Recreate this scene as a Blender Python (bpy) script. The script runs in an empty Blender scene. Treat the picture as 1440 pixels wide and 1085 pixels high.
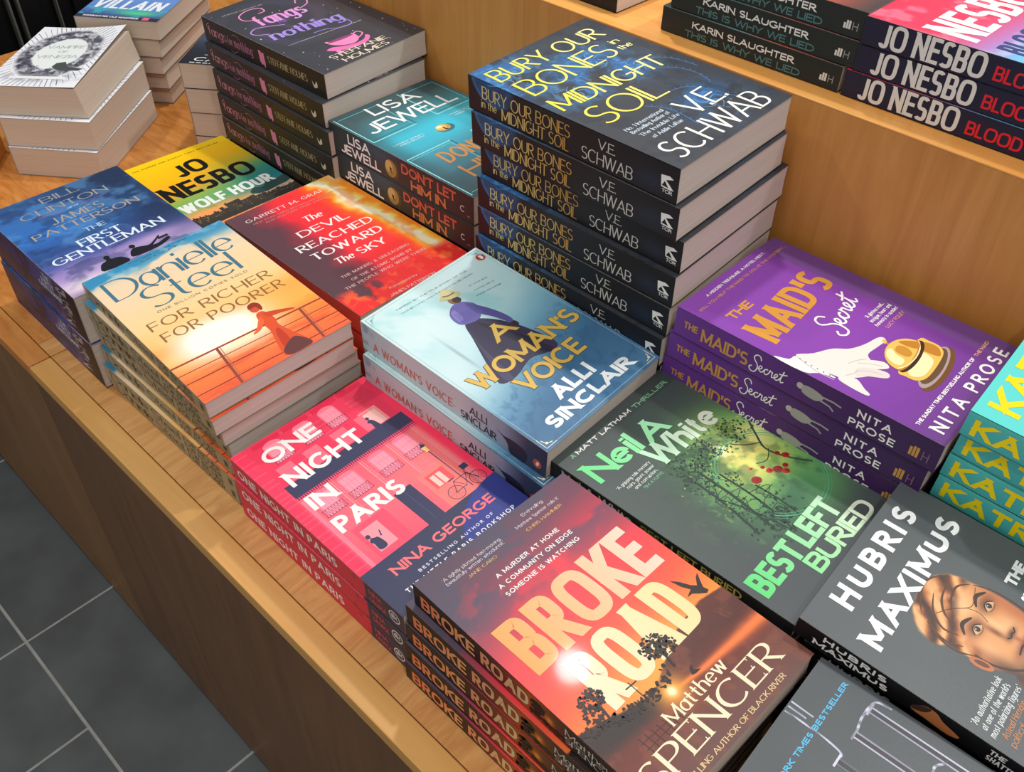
import bpy, math, random
import numpy as np
from mathutils import Vector, Matrix, Euler

# ------------------------------------------------------------------ camera, world, lights, exposure
SC = bpy.context.scene
COL = SC.collection
cam_data = bpy.data.cameras.new('camera')
cam_data.sensor_width = 36.0
cam_data.lens = 1302.637 / 1440.0 * 36.0
cam_data.clip_start = 0.01
cam = bpy.data.objects.new('camera', cam_data)
COL.objects.link(cam)
cam.location = (0.80475, -0.23891, 0.68174)
cam.rotation_euler = (math.radians(47.0875), math.radians(-0.8772), math.radians(44.0248))
SC.camera = cam

SC.view_settings.view_transform = 'Standard'
SC.view_settings.look = 'None'
SC.view_settings.exposure = 0.0
SC.view_settings.gamma = 1.0
SC.view_settings.use_curve_mapping = False

world = bpy.data.worlds.new('shop_ambience')
SC.world = world
world.use_nodes = True
bg = world.node_tree.nodes['Background']
bg.inputs['Color'].default_value = (1.0, 0.985, 0.97, 1)
bg.inputs['Strength'].default_value = 0.46


def ceiling_or_fill_spot(name, loc, power, radius, target, angle=130, blend=0.6, color=(1, 0.975, 0.94)):
    d = bpy.data.lights.new(name, 'SPOT')
    d.energy = power
    d.shadow_soft_size = radius
    d.spot_size = math.radians(angle)
    d.spot_blend = blend
    d.color = color
    o = bpy.data.objects.new(name, d)
    COL.objects.link(o)
    o.location = loc
    o.rotation_euler = (Vector(target) - Vector(loc)).to_track_quat('-Z', 'Y').to_euler()
    return o


ceiling_or_fill_spot('ceiling_or_fill_spot', (-0.12, 0.90, 1.85), 46, 0.045, (0.2, 0.2, 0))
ceiling_or_fill_spot('ceiling_or_fill_spot', (0.95, 1.15, 1.95), 42, 0.05, (0.6, 0.3, 0))
ceiling_or_fill_spot('ceiling_or_fill_spot', (-1.05, -0.15, 1.95), 32, 0.04, (-0.4, 0.2, 0))
ceiling_or_fill_spot('ceiling_or_fill_spot', (1.35, -0.35, 2.0), 34, 0.06, (0.6, 0.2, 0))
ceiling_or_fill_spot('ceiling_or_fill_spot', (0.25, -0.75, 2.1), 10, 0.06, (0.2, 0.1, 0))  # weak fill lamp added on the camera side to brighten front-facing spines


# ------------------------------------------------------------------ colour helpers
def lin(c):
    c = np.asarray(c, float)
    return np.where(c <= 0.04045, c / 12.92, ((c + 0.055) / 1.055) ** 2.4)


def rgb(*c):
    """0-255 display colour -> 0-1 display colour"""
    return np.array(c, float) / 255.0


# ------------------------------------------------------------------ materials
def new_mat(name):
    m = bpy.data.materials.new(name)
    m.use_nodes = True
    nt = m.node_tree
    return m, nt, nt.nodes['Principled BSDF']


def mat_print(name, rough, spec=0.5, coat=0.0):
    """printed card: ink colours come from the mesh, plus a faint paper-grain gloss variation"""
    m, nt, p = new_mat(name)
    a = nt.nodes.new('ShaderNodeAttribute')
    a.attribute_name = 'Ink'
    nt.links.new(a.outputs['Color'], p.inputs['Base Color'])
    n = nt.nodes.new('ShaderNodeTexNoise')
    n.inputs['Scale'].default_value = 900
    tc = nt.nodes.new('ShaderNodeTexCoord')
    nt.links.new(tc.outputs['Object'], n.inputs['Vector'])
    mr = nt.nodes.new('ShaderNodeMapRange')
    mr.inputs['To Min'].default_value = rough - 0.04
    mr.inputs['To Max'].default_value = rough + 0.06
    nt.links.new(n.outputs['Fac'], mr.inputs['Value'])
    nt.links.new(mr.outputs['Result'], p.inputs['Roughness'])
    p.inputs['Specular IOR Level'].default_value = spec
    p.inputs['Coat Weight'].default_value = coat
    p.inputs['Coat Roughness'].default_value = 0.06
    return m


M_GLOSS = mat_print('gloss_printed_card', 0.42, 0.35, 0.04)
M_MATTE = mat_print('matte_printed_card', 0.42, 0.5)
M_SPINE = mat_print('spine_printed_card', 0.40, 0.22)


def mat_pages(name, c1, c2):
    m, nt, p = new_mat(name)
    tc = nt.nodes.new('ShaderNodeTexCoord')
    mp = nt.nodes.new('ShaderNodeMapping')
    mp.inputs['Scale'].default_value = (6, 6, 2600)
    n = nt.nodes.new('ShaderNodeTexNoise')
    n.inputs['Scale'].default_value = 1.0
    n.inputs['Detail'].default_value = 3
    nt.links.new(tc.outputs['Object'], mp.inputs['Vector'])
    nt.links.new(mp.outputs['Vector'], n.inputs['Vector'])
    r = nt.nodes.new('ShaderNodeValToRGB')
    r.color_ramp.elements[0].position = 0.35
    r.color_ramp.elements[1].position = 0.65
    r.color_ramp.elements[0].color = (*lin(rgb(*c1)), 1)
    r.color_ramp.elements[1].color = (*lin(rgb(*c2)), 1)
    nt.links.new(n.outputs['Fac'], r.inputs['Fac'])
    nt.links.new(r.outputs['Color'], p.inputs['Base Color'])
    b = nt.nodes.new('ShaderNodeBump')
    b.inputs['Strength'].default_value = 0.12
    b.inputs['Distance'].default_value = 0.0004
    nt.links.new(n.outputs['Fac'], b.inputs['Height'])
    nt.links.new(b.outputs['Normal'], p.inputs['Normal'])
    p.inputs['Roughness'].default_value = 0.9
    p.inputs['Specular IOR Level'].default_value = 0.15
    return m


M_PAGES = mat_pages('cream_page_edges', (204, 190, 180), (222, 209, 199))
M_PAGES_WARM = mat_pages('aged_page_edges', (208, 190, 172), (222, 205, 188))


def mat_wood(name, dark, light, scale, rough=0.4, distort=1.2, extra=None):
    """grain runs along the axis with the smallest scale"""
    m, nt, p = new_mat(name)
    tc = nt.nodes.new('ShaderNodeTexCoord')
    mp = nt.nodes.new('ShaderNodeMapping')
    mp.inputs['Scale'].default_value = scale
    nt.links.new(tc.outputs['Object'], mp.inputs['Vector'])
    n1 = nt.nodes.new('ShaderNodeTexNoise')
    n1.inputs['Scale'].default_value = 1.0
    n1.inputs['Detail'].default_value = 6
    n1.inputs['Roughness'].default_value = 0.6
    n1.inputs['Distortion'].default_value = distort
    nt.links.new(mp.outputs['Vector'], n1.inputs['Vector'])
    n2 = nt.nodes.new('ShaderNodeTexNoise')
    n2.inputs['Scale'].default_value = 5.0
    n2.inputs['Detail'].default_value = 4
    nt.links.new(tc.outputs['Object'], n2.inputs['Vector'])
    mx = nt.nodes.new('ShaderNodeMath')
    mx.operation = 'MULTIPLY_ADD'
    mx.inputs[1].default_value = 0.35
    nt.links.new(n2.outputs['Fac'], mx.inputs[0])
    ms = nt.nodes.new('ShaderNodeMath')
    ms.operation = 'MULTIPLY'
    ms.inputs[1].default_value = 0.65
    nt.links.new(n1.outputs['Fac'], ms.inputs[0])
    nt.links.new(ms.outputs[0], mx.inputs[2])
    r = nt.nodes.new('ShaderNodeValToRGB')
    r.color_ramp.elements[0].position = 0.36
    r.color_ramp.elements[1].position = 0.62
    r.color_ramp.elements[0].color = (*lin(rgb(*dark)), 1)
    r.color_ramp.elements[1].color = (*lin(rgb(*light)), 1)
    nt.links.new(mx.outputs[0], r.inputs['Fac'])
    nt.links.new(r.outputs['Color'], p.inputs['Base Color'])
    p.inputs['Roughness'].default_value = rough
    return m


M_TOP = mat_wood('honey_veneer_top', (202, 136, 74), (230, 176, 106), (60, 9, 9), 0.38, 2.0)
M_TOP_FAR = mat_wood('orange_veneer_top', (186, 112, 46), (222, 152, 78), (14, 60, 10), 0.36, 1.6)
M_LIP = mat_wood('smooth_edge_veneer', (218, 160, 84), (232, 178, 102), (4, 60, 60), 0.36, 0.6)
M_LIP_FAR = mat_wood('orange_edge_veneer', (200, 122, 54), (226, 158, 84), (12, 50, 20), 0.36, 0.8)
M_FRONT = mat_wood('shade_darkened_front_veneer', (104, 70, 40), (122, 84, 50), (50, 50, 3.5), 0.42, 0.8)  # same wood as the rest, darkened to stand in for shade
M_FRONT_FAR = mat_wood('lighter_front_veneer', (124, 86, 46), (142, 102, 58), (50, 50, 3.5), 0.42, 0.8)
M_RISER = mat_wood('golden_riser_veneer', (190, 126, 58), (210, 148, 76), (60, 60, 4.0), 0.36, 1.0)
M_SHELF = mat_wood('pale_shelf_veneer', (238, 160, 76), (248, 182, 98), (5, 60, 30), 0.36, 0.8)


def mat_plain(name, c, rough=0.6, spec=0.4, noise=0.0, scale=20):
    m, nt, p = new_mat(name)
    p.inputs['Roughness'].default_value = rough
    p.inputs['Specular IOR Level'].default_value = spec
    n = nt.nodes.new('ShaderNodeTexNoise')
    n.inputs['Scale'].default_value = scale
    n.inputs['Detail'].default_value = 5
    tc = nt.nodes.new('ShaderNodeTexCoord')
    nt.links.new(tc.outputs['Object'], n.inputs['Vector'])
    r = nt.nodes.new('ShaderNodeValToRGB')
    c = rgb(*c)
    r.color_ramp.elements[0].position = 0.3
    r.color_ramp.elements[1].position = 0.7
    r.color_ramp.elements[0].color = (*lin(np.clip(c * (1 - noise), 0, 1)), 1)
    r.color_ramp.elements[1].color = (*lin(np.clip(c * (1 + noise), 0, 1)), 1)
    nt.links.new(n.outputs['Fac'], r.inputs['Fac'])
    nt.links.new(r.outputs['Color'], p.inputs['Base Color'])
    return m


M_SLATE = mat_plain('slate_tile', (84, 88, 90), 0.55, 0.4, 0.10, 14)
M_GROUT = mat_plain('pale_grout', (170, 170, 166), 0.8, 0.2, 0.06, 60)
M_BLACK = mat_plain('black_panel', (12, 12, 14), 0.5, 0.3, 0.15, 8)
M_STRIP = mat_plain('grey_edge_strip', (92, 92, 86), 0.5, 0.4, 0.05, 30)
M_GAP = mat_plain('dark_joint', (52, 32, 18), 0.8, 0.1, 0.05, 30)


# ------------------------------------------------------------------ object helpers
def mesh_obj(name, verts, faces, mat, parent=None, loc=(0, 0, 0), rot=(0, 0, 0)):
    me = bpy.data.meshes.new(name)
    me.from_pydata([tuple(v) for v in verts], [], [tuple(f) for f in faces])
    me.update()
    mats = mat if isinstance(mat, (list, tuple)) else [mat]
    for m in mats:
        me.materials.append(m)
    o = bpy.data.objects.new(name, me)
    COL.objects.link(o)
    o.location = loc
    o.rotation_euler = rot
    if parent:
        o.parent = parent
    return o


def box_geo(x0, x1, y0, y1, z0, z1, bev=0.0):
    """box with optional small chamfers on its vertical and top edges"""
    import bmesh
    bm = bmesh.new()
    v = [bm.verts.new(p) for p in ((x0, y0, z0), (x1, y0, z0), (x1, y1, z0), (x0, y1, z0),
                                   (x0, y0, z1), (x1, y0, z1), (x1, y1, z1), (x0, y1, z1))]
    for f in ((0, 3, 2, 1), (4, 5, 6, 7), (0, 1, 5, 4), (1, 2, 6, 5), (2, 3, 7, 6), (3, 0, 4, 7)):
        bm.faces.new([v[i] for i in f])
    if bev > 0:
        bmesh.ops.bevel(bm, geom=list(bm.edges), offset=bev, segments=2, profile=0.5, affect='EDGES')
    bm.verts.ensure_lookup_table()
    bm.verts.index_update()
    V = [tuple(q.co) for q in bm.verts]
    F = [[q.index for q in f.verts] for f in bm.faces]
    bm.free()
    return V, F


def box_obj(name, x0, x1, y0, y1, z0, z1, mat, parent=None, bev=0.0, loc=(0, 0, 0), rot=(0, 0, 0)):
    V, F = box_geo(x0, x1, y0, y1, z0, z1, bev)
    return mesh_obj(name, V, F, mat, parent, loc, rot)


def empty(name, loc, rot=(0, 0, 0)):
    o = bpy.data.objects.new(name, None)
    o.empty_display_size = 0.02
    COL.objects.link(o)
    o.location = loc
    o.rotation_euler = rot
    return o


def tag(o, label, cat, group=None):
    o['label'] = label
    o['category'] = cat
    if group:
        o['group'] = group
    return o


# ------------------------------------------------------------------ lettering: stroke skeletons, cap height 1
def arc(cx, cy, rx, ry, a0, a1, n=14):
    return [('A', cx, cy, rx, ry, a0, a1, n)]


def ln(*p):
    return list(p)


G = {
    'A': (.78, [ln((0, 0), (.39, 1), (.78, 0)), ln((.14, .32), (.64, .32))]),
    'B': (.60, [ln((0, 0), (0, 1)), ln((0, 1), (.30, 1)) + arc(.30, .755, .26, .245, 90, -90) + ln((.30, .51), (0, .51)),
                ln((.28, .51), (.30, .51)) + arc(.32, .255, .28, .255, 90, -90) + ln((.30, 0), (0, 0))]),
    'C': (.76, [arc(.42, .5, .42, .5, 48, 312, 24)]),
    'D': (.70, [ln((0, 0), (0, 1)), ln((0, 1), (.24, 1)) + arc(.24, .5, .46, .5, 90, -90, 18) + ln((.24, 0), (0, 0))]),
    'E': (.50, [ln((0, 0), (0, 1)), ln((0, 1), (.50, 1)), ln((0, .52), (.44, .52)), ln((0, 0), (.50, 0))]),
    'F': (.48, [ln((0, 0), (0, 1)), ln((0, 1), (.48, 1)), ln((0, .50), (.42, .50))]),
    'G': (.80, [arc(.42, .5, .42, .5, 48, 350, 26), ln((.50, .45), (.82, .45))]),
    'H': (.66, [ln((0, 0), (0, 1)), ln((.66, 0), (.66, 1)), ln((0, .52), (.66, .52))]),
    'I': (.0, [ln((0, 0), (0, 1))]),
    'J': (.40, [ln((.40, 1), (.40, .24)) + arc(.20, .22, .20, .22, 0, -165, 12)]),
    'K': (.60, [ln((0, 0), (0, 1)), ln((.57, 1), (0, .40)), ln((.19, .60), (.60, 0))]),
    'L': (.46, [ln((0, 0), (0, 1)), ln((0, 0), (.46, 0))]),
    'M': (.86, [ln((0, 0), (0, 1)), ln((0, 1), (.43, .12)), ln((.86, 1), (.43, .12)), ln((.86, 0), (.86, 1))]),
    'N': (.68, [ln((0, 0), (0, 1)), ln((0, 1), (.68, 0)), ln((.68, 0), (.68, 1))]),
    'O': (.84, [arc(.42, .5, .42, .5, 90, 450, 32)]),
    'P': (.54, [ln((0, 0), (0, 1)), ln((0, 1), (.27, 1)) + arc(.27, .73, .27, .27, 90, -90) + ln((.27, .46), (0, .46))]),
    'Q': (.84, [arc(.42, .5, .42, .5, 90, 450, 32), ln((.5, .25), (.84, -.05))]),
    'R': (.58, [ln((0, 0), (0, 1)), ln((0, 1), (.27, 1)) + arc(.27, .74, .27, .26, 90, -90) + ln((.27, .48), (0, .48)),
                ln((.22, .48), (.58, 0))]),
    'S': (.54, [arc(.27, .745, .255, .255, 35, 270, 16) + arc(.27, .245, .27, .245, 90, -145, 16)]),
    'T': (.58, [ln((.29, 0), (.29, 1)), ln((0, 1), (.58, 1))]),
    'U': (.64, [ln((0, 1), (0, .32)) + arc(.32, .32, .32, .32, 180, 360, 16) + ln((.64, .32), (.64, 1))]),
    'V': (.72, [ln((0, 1), (.36, 0)), ln((.72, 1), (.36, 0))]),
    'W': (1.06, [ln((0, 1), (.27, 0)), ln((.27, 0), (.53, 1)), ln((.53, 1), (.79, 0)), ln((.79, 0), (1.06, 1))]),
    'X': (.66, [ln((0, 1), (.66, 0)), ln((.66, 1), (0, 0))]),
    'Y': (.66, [ln((0, 1), (.33, .44)), ln((.66, 1), (.33, .44)), ln((.33, .44), (.33, 0))]),
    'Z': (.56, [ln((0, 1), (.56, 1)), ln((.56, 1), (0, 0)), ln((0, 0), (.56, 0))]),
    'a': (.46, [arc(.23, .33, .23, .33, 90, 450, 20), ln((.46, 0), (.46, .66))]),
    'b': (.46, [ln((0, 0), (0, 1)), arc(.23, .33, .23, .33, 90, 450, 20)]),
    'c': (.42, [arc(.24, .33, .24, .33, 48, 312, 18)]),
    'd': (.46, [ln((.46, 0), (.46, 1)), arc(.23, .33, .23, .33, 90, 450, 20)]),
    'e': (.48, [ln((.02, .34), (.47, .34)), arc(.24, .33, .24, .33, 0, 315, 22)]),
    'f': (.28, [ln((.10, 0), (.10, .78)) + arc(.26, .78, .16, .22, 180, 70, 8), ln((0, .64), (.27, .64))]),
    'g': (.46, [arc(.23, .33, .23, .33, 90, 450, 20), ln((.46, .66), (.46, -.12)) + arc(.23, -.10, .23, .20, 0, -150, 10)]),
    'h': (.44, [ln((0, 0), (0, 1)), arc(.22, .40, .22, .26, 180, 0, 12) + ln((.44, .4), (.44, 0))]),
    'i': (.0, [ln((0, 0), (0, .66)), ln((0, .86), (0, .99))]),
    'j': (.1, [ln((.1, .66), (.1, -.2)), ln((.1, .86), (.1, .99))]),
    'k': (.44, [ln((0, 0), (0, 1)), ln((.40, .66), (0, .26)), ln((.14, .40), (.44, 0))]),
    'l': (.0, [ln((0, 0), (0, 1))]),
    'm': (.76, [ln((0, 0), (0, .66)), arc(.19, .42, .19, .24, 180, 0, 10) + ln((.38, .42), (.38, 0)),
                arc(.57, .42, .19, .24, 180, 0, 10) + ln((.76, .42), (.76, 0))]),
    'n': (.44, [ln((0, 0), (0, .66)), arc(.22, .40, .22, .26, 180, 0, 12) + ln((.44, .4), (.44, 0))]),
    'o': (.50, [arc(.25, .33, .25, .33, 90, 450, 22)]),
    'p': (.46, [ln((0, -.28), (0, .66)), arc(.23, .33, .23, .33, 90, 450, 20)]),
    'q': (.46, [ln((.46, -.28), (.46, .66)), arc(.23, .33, .23, .33, 90, 450, 20)]),
    'r': (.28, [ln((0, 0), (0, .66)), arc(.21, .40, .21, .26, 180, 60, 8)]),
    's': (.36, [arc(.18, .495, .165, .165, 35, 270, 12) + arc(.18, .165, .18, .165, 90, -145, 12)]),
    't': (.28, [ln((.12, .92), (.12, .18)) + arc(.28, .18, .16, .18, 180, 265, 8), ln((0, .64), (.28, .64))]),
    'u': (.44, [ln((0, .66), (0, .26)) + arc(.22, .26, .22, .26, 180, 360, 12), ln((.44, 0), (.44, .66))]),
    'v': (.46, [ln((0, .66), (.23, 0)), ln((.46, .66), (.23, 0))]),
    'w': (.70, [ln((0, .66), (.175, 0)), ln((.175, 0), (.35, .66)), ln((.35, .66), (.525, 0)), ln((.525, 0), (.70, .66))]),
    'x': (.42, [ln((0, .66), (.42, 0)), ln((.42, .66), (0, 0))]),
    'y': (.46, [ln((0, .66), (.23, 0)), ln((.46, .66), (.12, -.28))]),
    'z': (.38, [ln((0, .66), (.38, .66)), ln((.38, .66), (0, 0)), ln((0, 0), (.38, 0))]),
    '.': (.0, [ln((0, 0), (0, .10))]),
    ',': (.0, [ln((0, .10), (-.04, -.12))]),
    "'": (.0, [ln((0, .98), (0, .72))]),
    '-': (.3, [ln((0, .45), (.3, .45))]),
    '&': (.70, [arc(.30, .76, .2, .22, -60, 220, 14), ln((.16, .62), (.70, 0)), arc(.28, .26, .28, .26, 100, 350, 14)]),
    '#': (.6, [ln((.1, 0), (.25, 1)), ln((.35, 0), (.5, 1)), ln((0, .35), (.6, .35)), ln((0, .65), (.6, .65))]),
    '1': (.2, [ln((.2, 0), (.2, 1)), ln((.2, 1), (0, .8))]),
}


def glyph_paths(ch, sq):
    w, strokes = G.get(ch, (.4, []))
    out = []
    for s in strokes:
        pts = []
        for q in s:
            if q[0] == 'A':
                _, cx, cy, rx, ry, a0, a1, n = q
                for k in range(n + 1):
                    a = math.radians(a0 + (a1 - a0) * k / n)
                    c, d = math.cos(a), math.sin(a)
                    e = 2.0 / sq
                    pts.append((cx + rx * math.copysign(abs(c) ** e, c), cy + ry * math.copysign(abs(d) ** e, d)))
            else:
                pts.append(q)
        cl = [pts[0]]
        for q in pts[1:]:
            if abs(q[0] - cl[-1][0]) + abs(q[1] - cl[-1][1]) > 1e-4:
                cl.append(q)
        out.append(cl)
    return w, out


class Ink:
    """prints on one sheet of card; u = along the reading direction, v = down, both in millimetres"""

    def __init__(self):
        self.v, self.f, self.c = [], [], []
        self.k = 0

    def face(self, pts, col, layer):
        b = len(self.v)
        self.k = (self.k + 1) % 12
        layer = layer + self.k * 0.075      # print layers never share a plane
        self.v += [(p[0], p[1], layer) for p in pts]
        self.f.append(list(range(b, b + len(pts))))
        if callable(col):
            self.c.append([col(p[0], p[1]) for p in pts])
        else:
            self.c.append([col] * len(pts))

    def poly(self, pts, col, layer=2, smooth=0):
        if smooth:
            pts = spline(pts, smooth, True)
        self.face(pts, col, layer)

    def ell(self, cx, cy, rx, ry, col, layer=2, rot=0, n=24, a0=0, a1=360):
        r = math.radians(rot)
        P = []
        for k in range(n if a1 - a0 >= 360 else n + 1):
            a = math.radians(a0 + (a1 - a0) * k / n)
            x, y = rx * math.cos(a), ry * math.sin(a)
            P.append((cx + x * math.cos(r) - y * math.sin(r), cy + x * math.sin(r) + y * math.cos(r)))
        self.face(P, col, layer)

    def line(self, pts, w, col, layer=3, smooth=0, taper=None):
        if smooth:
            pts = spline(pts, smooth, False)
        n = len(pts)
        L, R = [], []
        for i in range(n):
            a, b = pts[max(0, i - 1)], pts[min(n - 1, i + 1)]
            dx, dy = b[0] - a[0], b[1] - a[1]
            l = math.hypot(dx, dy) or 1
            ww = w / 2
            if taper:
                t = i / (n - 1)
                ww *= taper(t)
            L.append((pts[i][0] - dy / l * ww, pts[i][1] + dx / l * ww))
            R.append((pts[i][0] + dy / l * ww, pts[i][1] - dx / l * ww))
        for i in range(n - 1):
            self.face([L[i], L[i + 1], R[i + 1], R[i]], col, layer)

    def rect(self, u0, v0, u1, v1, col, layer=2):
        self.face([(u0, v0), (u1, v0), (u1, v1), (u0, v1)], col, layer)

    def text(self, s, u, v, width, cap, tv, col, th=None, sq=2.0, serif=0.0, slant=0.0, track=0.06, layer=6, ang=0.0,
             space=.34):
        """baseline starts at (u, v); fits the given width; tv/th = thickness of vertical/horizontal strokes in mm"""
        th = tv if th is None else th
        trk = track * cap
        n = sum(1 for c in s if c != ' ')
        sw = sum(G.get(c, (.4, []))[0] for c in s) if True else 0
        nat = sum(space if c == ' ' else G.get(c, (.4, []))[0] for c in s)
        sx = (width - n * tv - (len(s) - 1) * trk) / max(nat, .01)
        if sx < 0.02 * cap:
            trk = 0
            tv = min(tv, width / max(n, 1) * 0.45)
            sx = (width - n * tv) / max(nat, .01)
        ca, sa = math.cos(math.radians(ang)), math.sin(math.radians(ang))
        H = cap - th

        def put(P, colr):
            self.face([(u + x * ca + y * sa, v + x * sa - y * ca) for x, y in [(px + slant * py, py) for px, py in P]], colr, layer)
        x = 0.0
        for c in s:
            if c == ' ':
                x += space * sx + trk
                continue
            w, paths = glyph_paths(c, sq)
            ends = []
            segs = []
            for pth in paths:
                Q = [(x + tv / 2 + px * sx, th / 2 + py * H) for px, py in pth]
                raw = pth
                start = 0
                for i in range(1, len(Q)):
                    br = i == len(Q) - 1
                    if not br:
                        d1 = (Q[i][0] - Q[i - 1][0], Q[i][1] - Q[i - 1][1])
                        d2 = (Q[i + 1][0] - Q[i][0], Q[i + 1][1] - Q[i][1])
                        cr = (d1[0] * d2[0] + d1[1] * d2[1]) / ((math.hypot(*d1) * math.hypot(*d2)) or 1)
                        br = cr < 0.75
                    if br:
                        segs.append((Q[start:i + 1], raw[start:i + 1]))
                        start = i
            for Q, raw in segs:
                m = len(Q)
                L, R = [], []
                for i in range(m):
                    a, b = Q[max(0, i - 1)], Q[min(m - 1, i + 1)]
                    closed = math.hypot(Q[0][0] - Q[-1][0], Q[0][1] - Q[-1][1]) < 1e-6 and m > 3
                    if closed and i in (0, m - 1):
                        a, b = Q[m - 2], Q[1]
                    dx, dy = b[0] - a[0], b[1] - a[1]
                    l = math.hypot(dx, dy) or 1
                    dx, dy = dx / l, dy / l
                    hw = 0.5 * math.sqrt((tv * dy) ** 2 + (th * dx) ** 2)
                    p1 = [Q[i][0] - dy * hw, Q[i][1] + dx * hw]
                    p2 = [Q[i][0] + dy * hw, Q[i][1] - dx * hw]
                    if m == 2 and abs(dy) > 0.34:
                        ry = raw[i][1]
                        yy = Q[i][1]
                        if abs(ry) < 1e-3:
                            yy = 0.0
                        elif abs(ry - 1) < 1e-3:
                            yy = cap
                        elif abs(ry - .66) < 1e-3 and c.islower():
                            yy += th / 2
                        for p in (p1, p2):
                            t = (yy - p[1]) / dy
                            p[0] += dx * t
                            p[1] = yy
                    L.append(p1)
                    R.append(p2)
                if m == 2 and c in 'EFLTZz' and abs(Q[0][1] - Q[1][1]) < 1e-6:
                    dx = math.copysign(tv / 2, Q[1][0] - Q[0][0])
                    L[0][0] -= dx
                    R[0][0] -= dx
                    L[1][0] += dx
                    R[1][0] += dx
                for i in range(m - 1):
                    put([L[i], L[i + 1], R[i + 1], R[i]], col)
                if serif > 0:
                    for i, j in ((0, 1), (-1, -2)):
                        e, dvec = Q[i], (Q[i][0] - Q[j][0], Q[i][1] - Q[j][1])
                        l = math.hypot(*dvec) or 1
                        free = True
                        for Q2, _ in segs:
                            if Q2 is Q:
                                continue
                            for k in range(len(Q2) - 1):
                                ax, ay = Q2[k]
                                bx, by = Q2[k + 1]
                                dd = (bx - ax) ** 2 + (by - ay) ** 2 or 1
                                t = max(0, min(1, ((e[0] - ax) * (bx - ax) + (e[1] - ay) * (by - ay)) / dd))
                                if math.hypot(e[0] - ax - t * (bx - ax), e[1] - ay - t * (by - ay)) < 0.3 * th + 0.02 * cap:
                                    if not (m == 2 and abs(dvec[1]) / l > .5 and (t < .02 or t > .98) and abs(by - ay) < 1e-6):
                                        free = False
                        if math.hypot(Q[0][0] - Q[-1][0], Q[0][1] - Q[-1][1]) < 1e-6:
                            free = False
                        up = abs(dvec[1]) / l > .5 and m == 2
                        if up and (free or c in 'BDEFHIKLMNPRTUhbdlkmnrpiu'):
                            yo = e[1] + math.copysign(th / 2, dvec[1])
                            yi = yo - math.copysign(max(th * 0.8, .045 * cap), dvec[1])
                            hh = tv / 2 + serif * cap
                            put([(e[0] - hh, yo), (e[0] + hh, yo), (e[0] + tv / 2, yi), (e[0] - tv / 2, yi)], col)
                        elif free and m == 2:
                            s2 = serif * cap * 1.5
                            sg = -1 if e[1] > cap * .6 else 1
                            put([(e[0] - th * .9, e[1] - sg * th / 2), (e[0] + th * .1, e[1] - sg * th / 2),
                                 (e[0] + th * .3, e[1] + sg * s2), (e[0] - th * .2, e[1] + sg * s2)], col)
            x += w * sx + tv + trk

    def lines(self, rows, cap, tv, col, **kw):
        for s, u, v, w in rows:
            self.text(s, u, v, w, cap, tv, col, **kw)


def spline(P, k, closed):
    P = [np.array(p, float) for p in P]
    n = len(P)
    out = []
    for i in range(n if closed else n - 1):
        if closed:
            a, b, c, d = P[(i - 1) % n], P[i], P[(i + 1) % n], P[(i + 2) % n]
        else:
            a, b, c, d = P[max(0, i - 1)], P[i], P[i + 1], P[min(n - 1, i + 2)]
        for j in range(k):
            t = j / k
            q = 0.5 * ((2 * b) + (c - a) * t + (2 * a - 5 * b + 4 * c - d) * t * t + (3 * b - a - 3 * c + d) * t ** 3)
            out.append(tuple(q))
    if not closed:
        out.append(tuple(P[-1]))
    return out


# ------------------------------------------------------------------ artwork painters (u, v in mm -> display colour)
def vnoise(U, V, scale, seed):
    r = np.random.RandomState(seed)
    lat = r.rand(64, 64)
    x, y = U / scale + 17.3, V / scale + 9.1
    xi, yi = np.floor(x).astype(int), np.floor(y).astype(int)
    fx, fy = x - xi, y - yi
    fx, fy = fx * fx * (3 - 2 * fx), fy * fy * (3 - 2 * fy)
    g = lambda a, b: lat[a % 64, b % 64]
    return (g(xi, yi) * (1 - fx) + g(xi + 1, yi) * fx) * (1 - fy) + (g(xi, yi + 1) * (1 - fx) + g(xi + 1, yi + 1) * fx) * fy


def fbm(U, V, scale, seed, oct=4):
    s, a, t = 0, .5, 0
    for i in range(oct):
        s = s + a * vnoise(U, V, scale / 2 ** i, seed + i)
        t += a
        a *= .55
    return s / t


def mixc(base, col, f):
    f = np.clip(f, 0, 1)[..., None]
    return base * (1 - f) + np.asarray(col, float) * f


def ramp(x, stops):
    """stops: list of (pos, rgb255)"""
    xs = [s[0] for s in stops]
    return np.stack([np.interp(x, xs, [s[1][i] / 255 for s in stops]) for i in range(3)], -1)


def blob(U, V, cx, cy, rx, ry, rot=0, p=2.0):
    r = math.radians(rot)
    x, y = U - cx, V - cy
    a = (x * math.cos(r) + y * math.sin(r)) / rx
    b = (-x * math.sin(r) + y * math.cos(r)) / ry
    return np.exp(-(np.abs(a) ** p + np.abs(b) ** p))


def sstep(a, b, x):
    t = np.clip((x - a) / (b - a), 0, 1)
    return t * t * (3 - 2 * t)


def flat(c):
    c = rgb(*c)
    return lambda U, V: np.ones(U.shape + (3,)) * c


# ------------------------------------------------------------------ a paperback: front_cover, spine, back_cover, page_block
LAY = 0.000026


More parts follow.
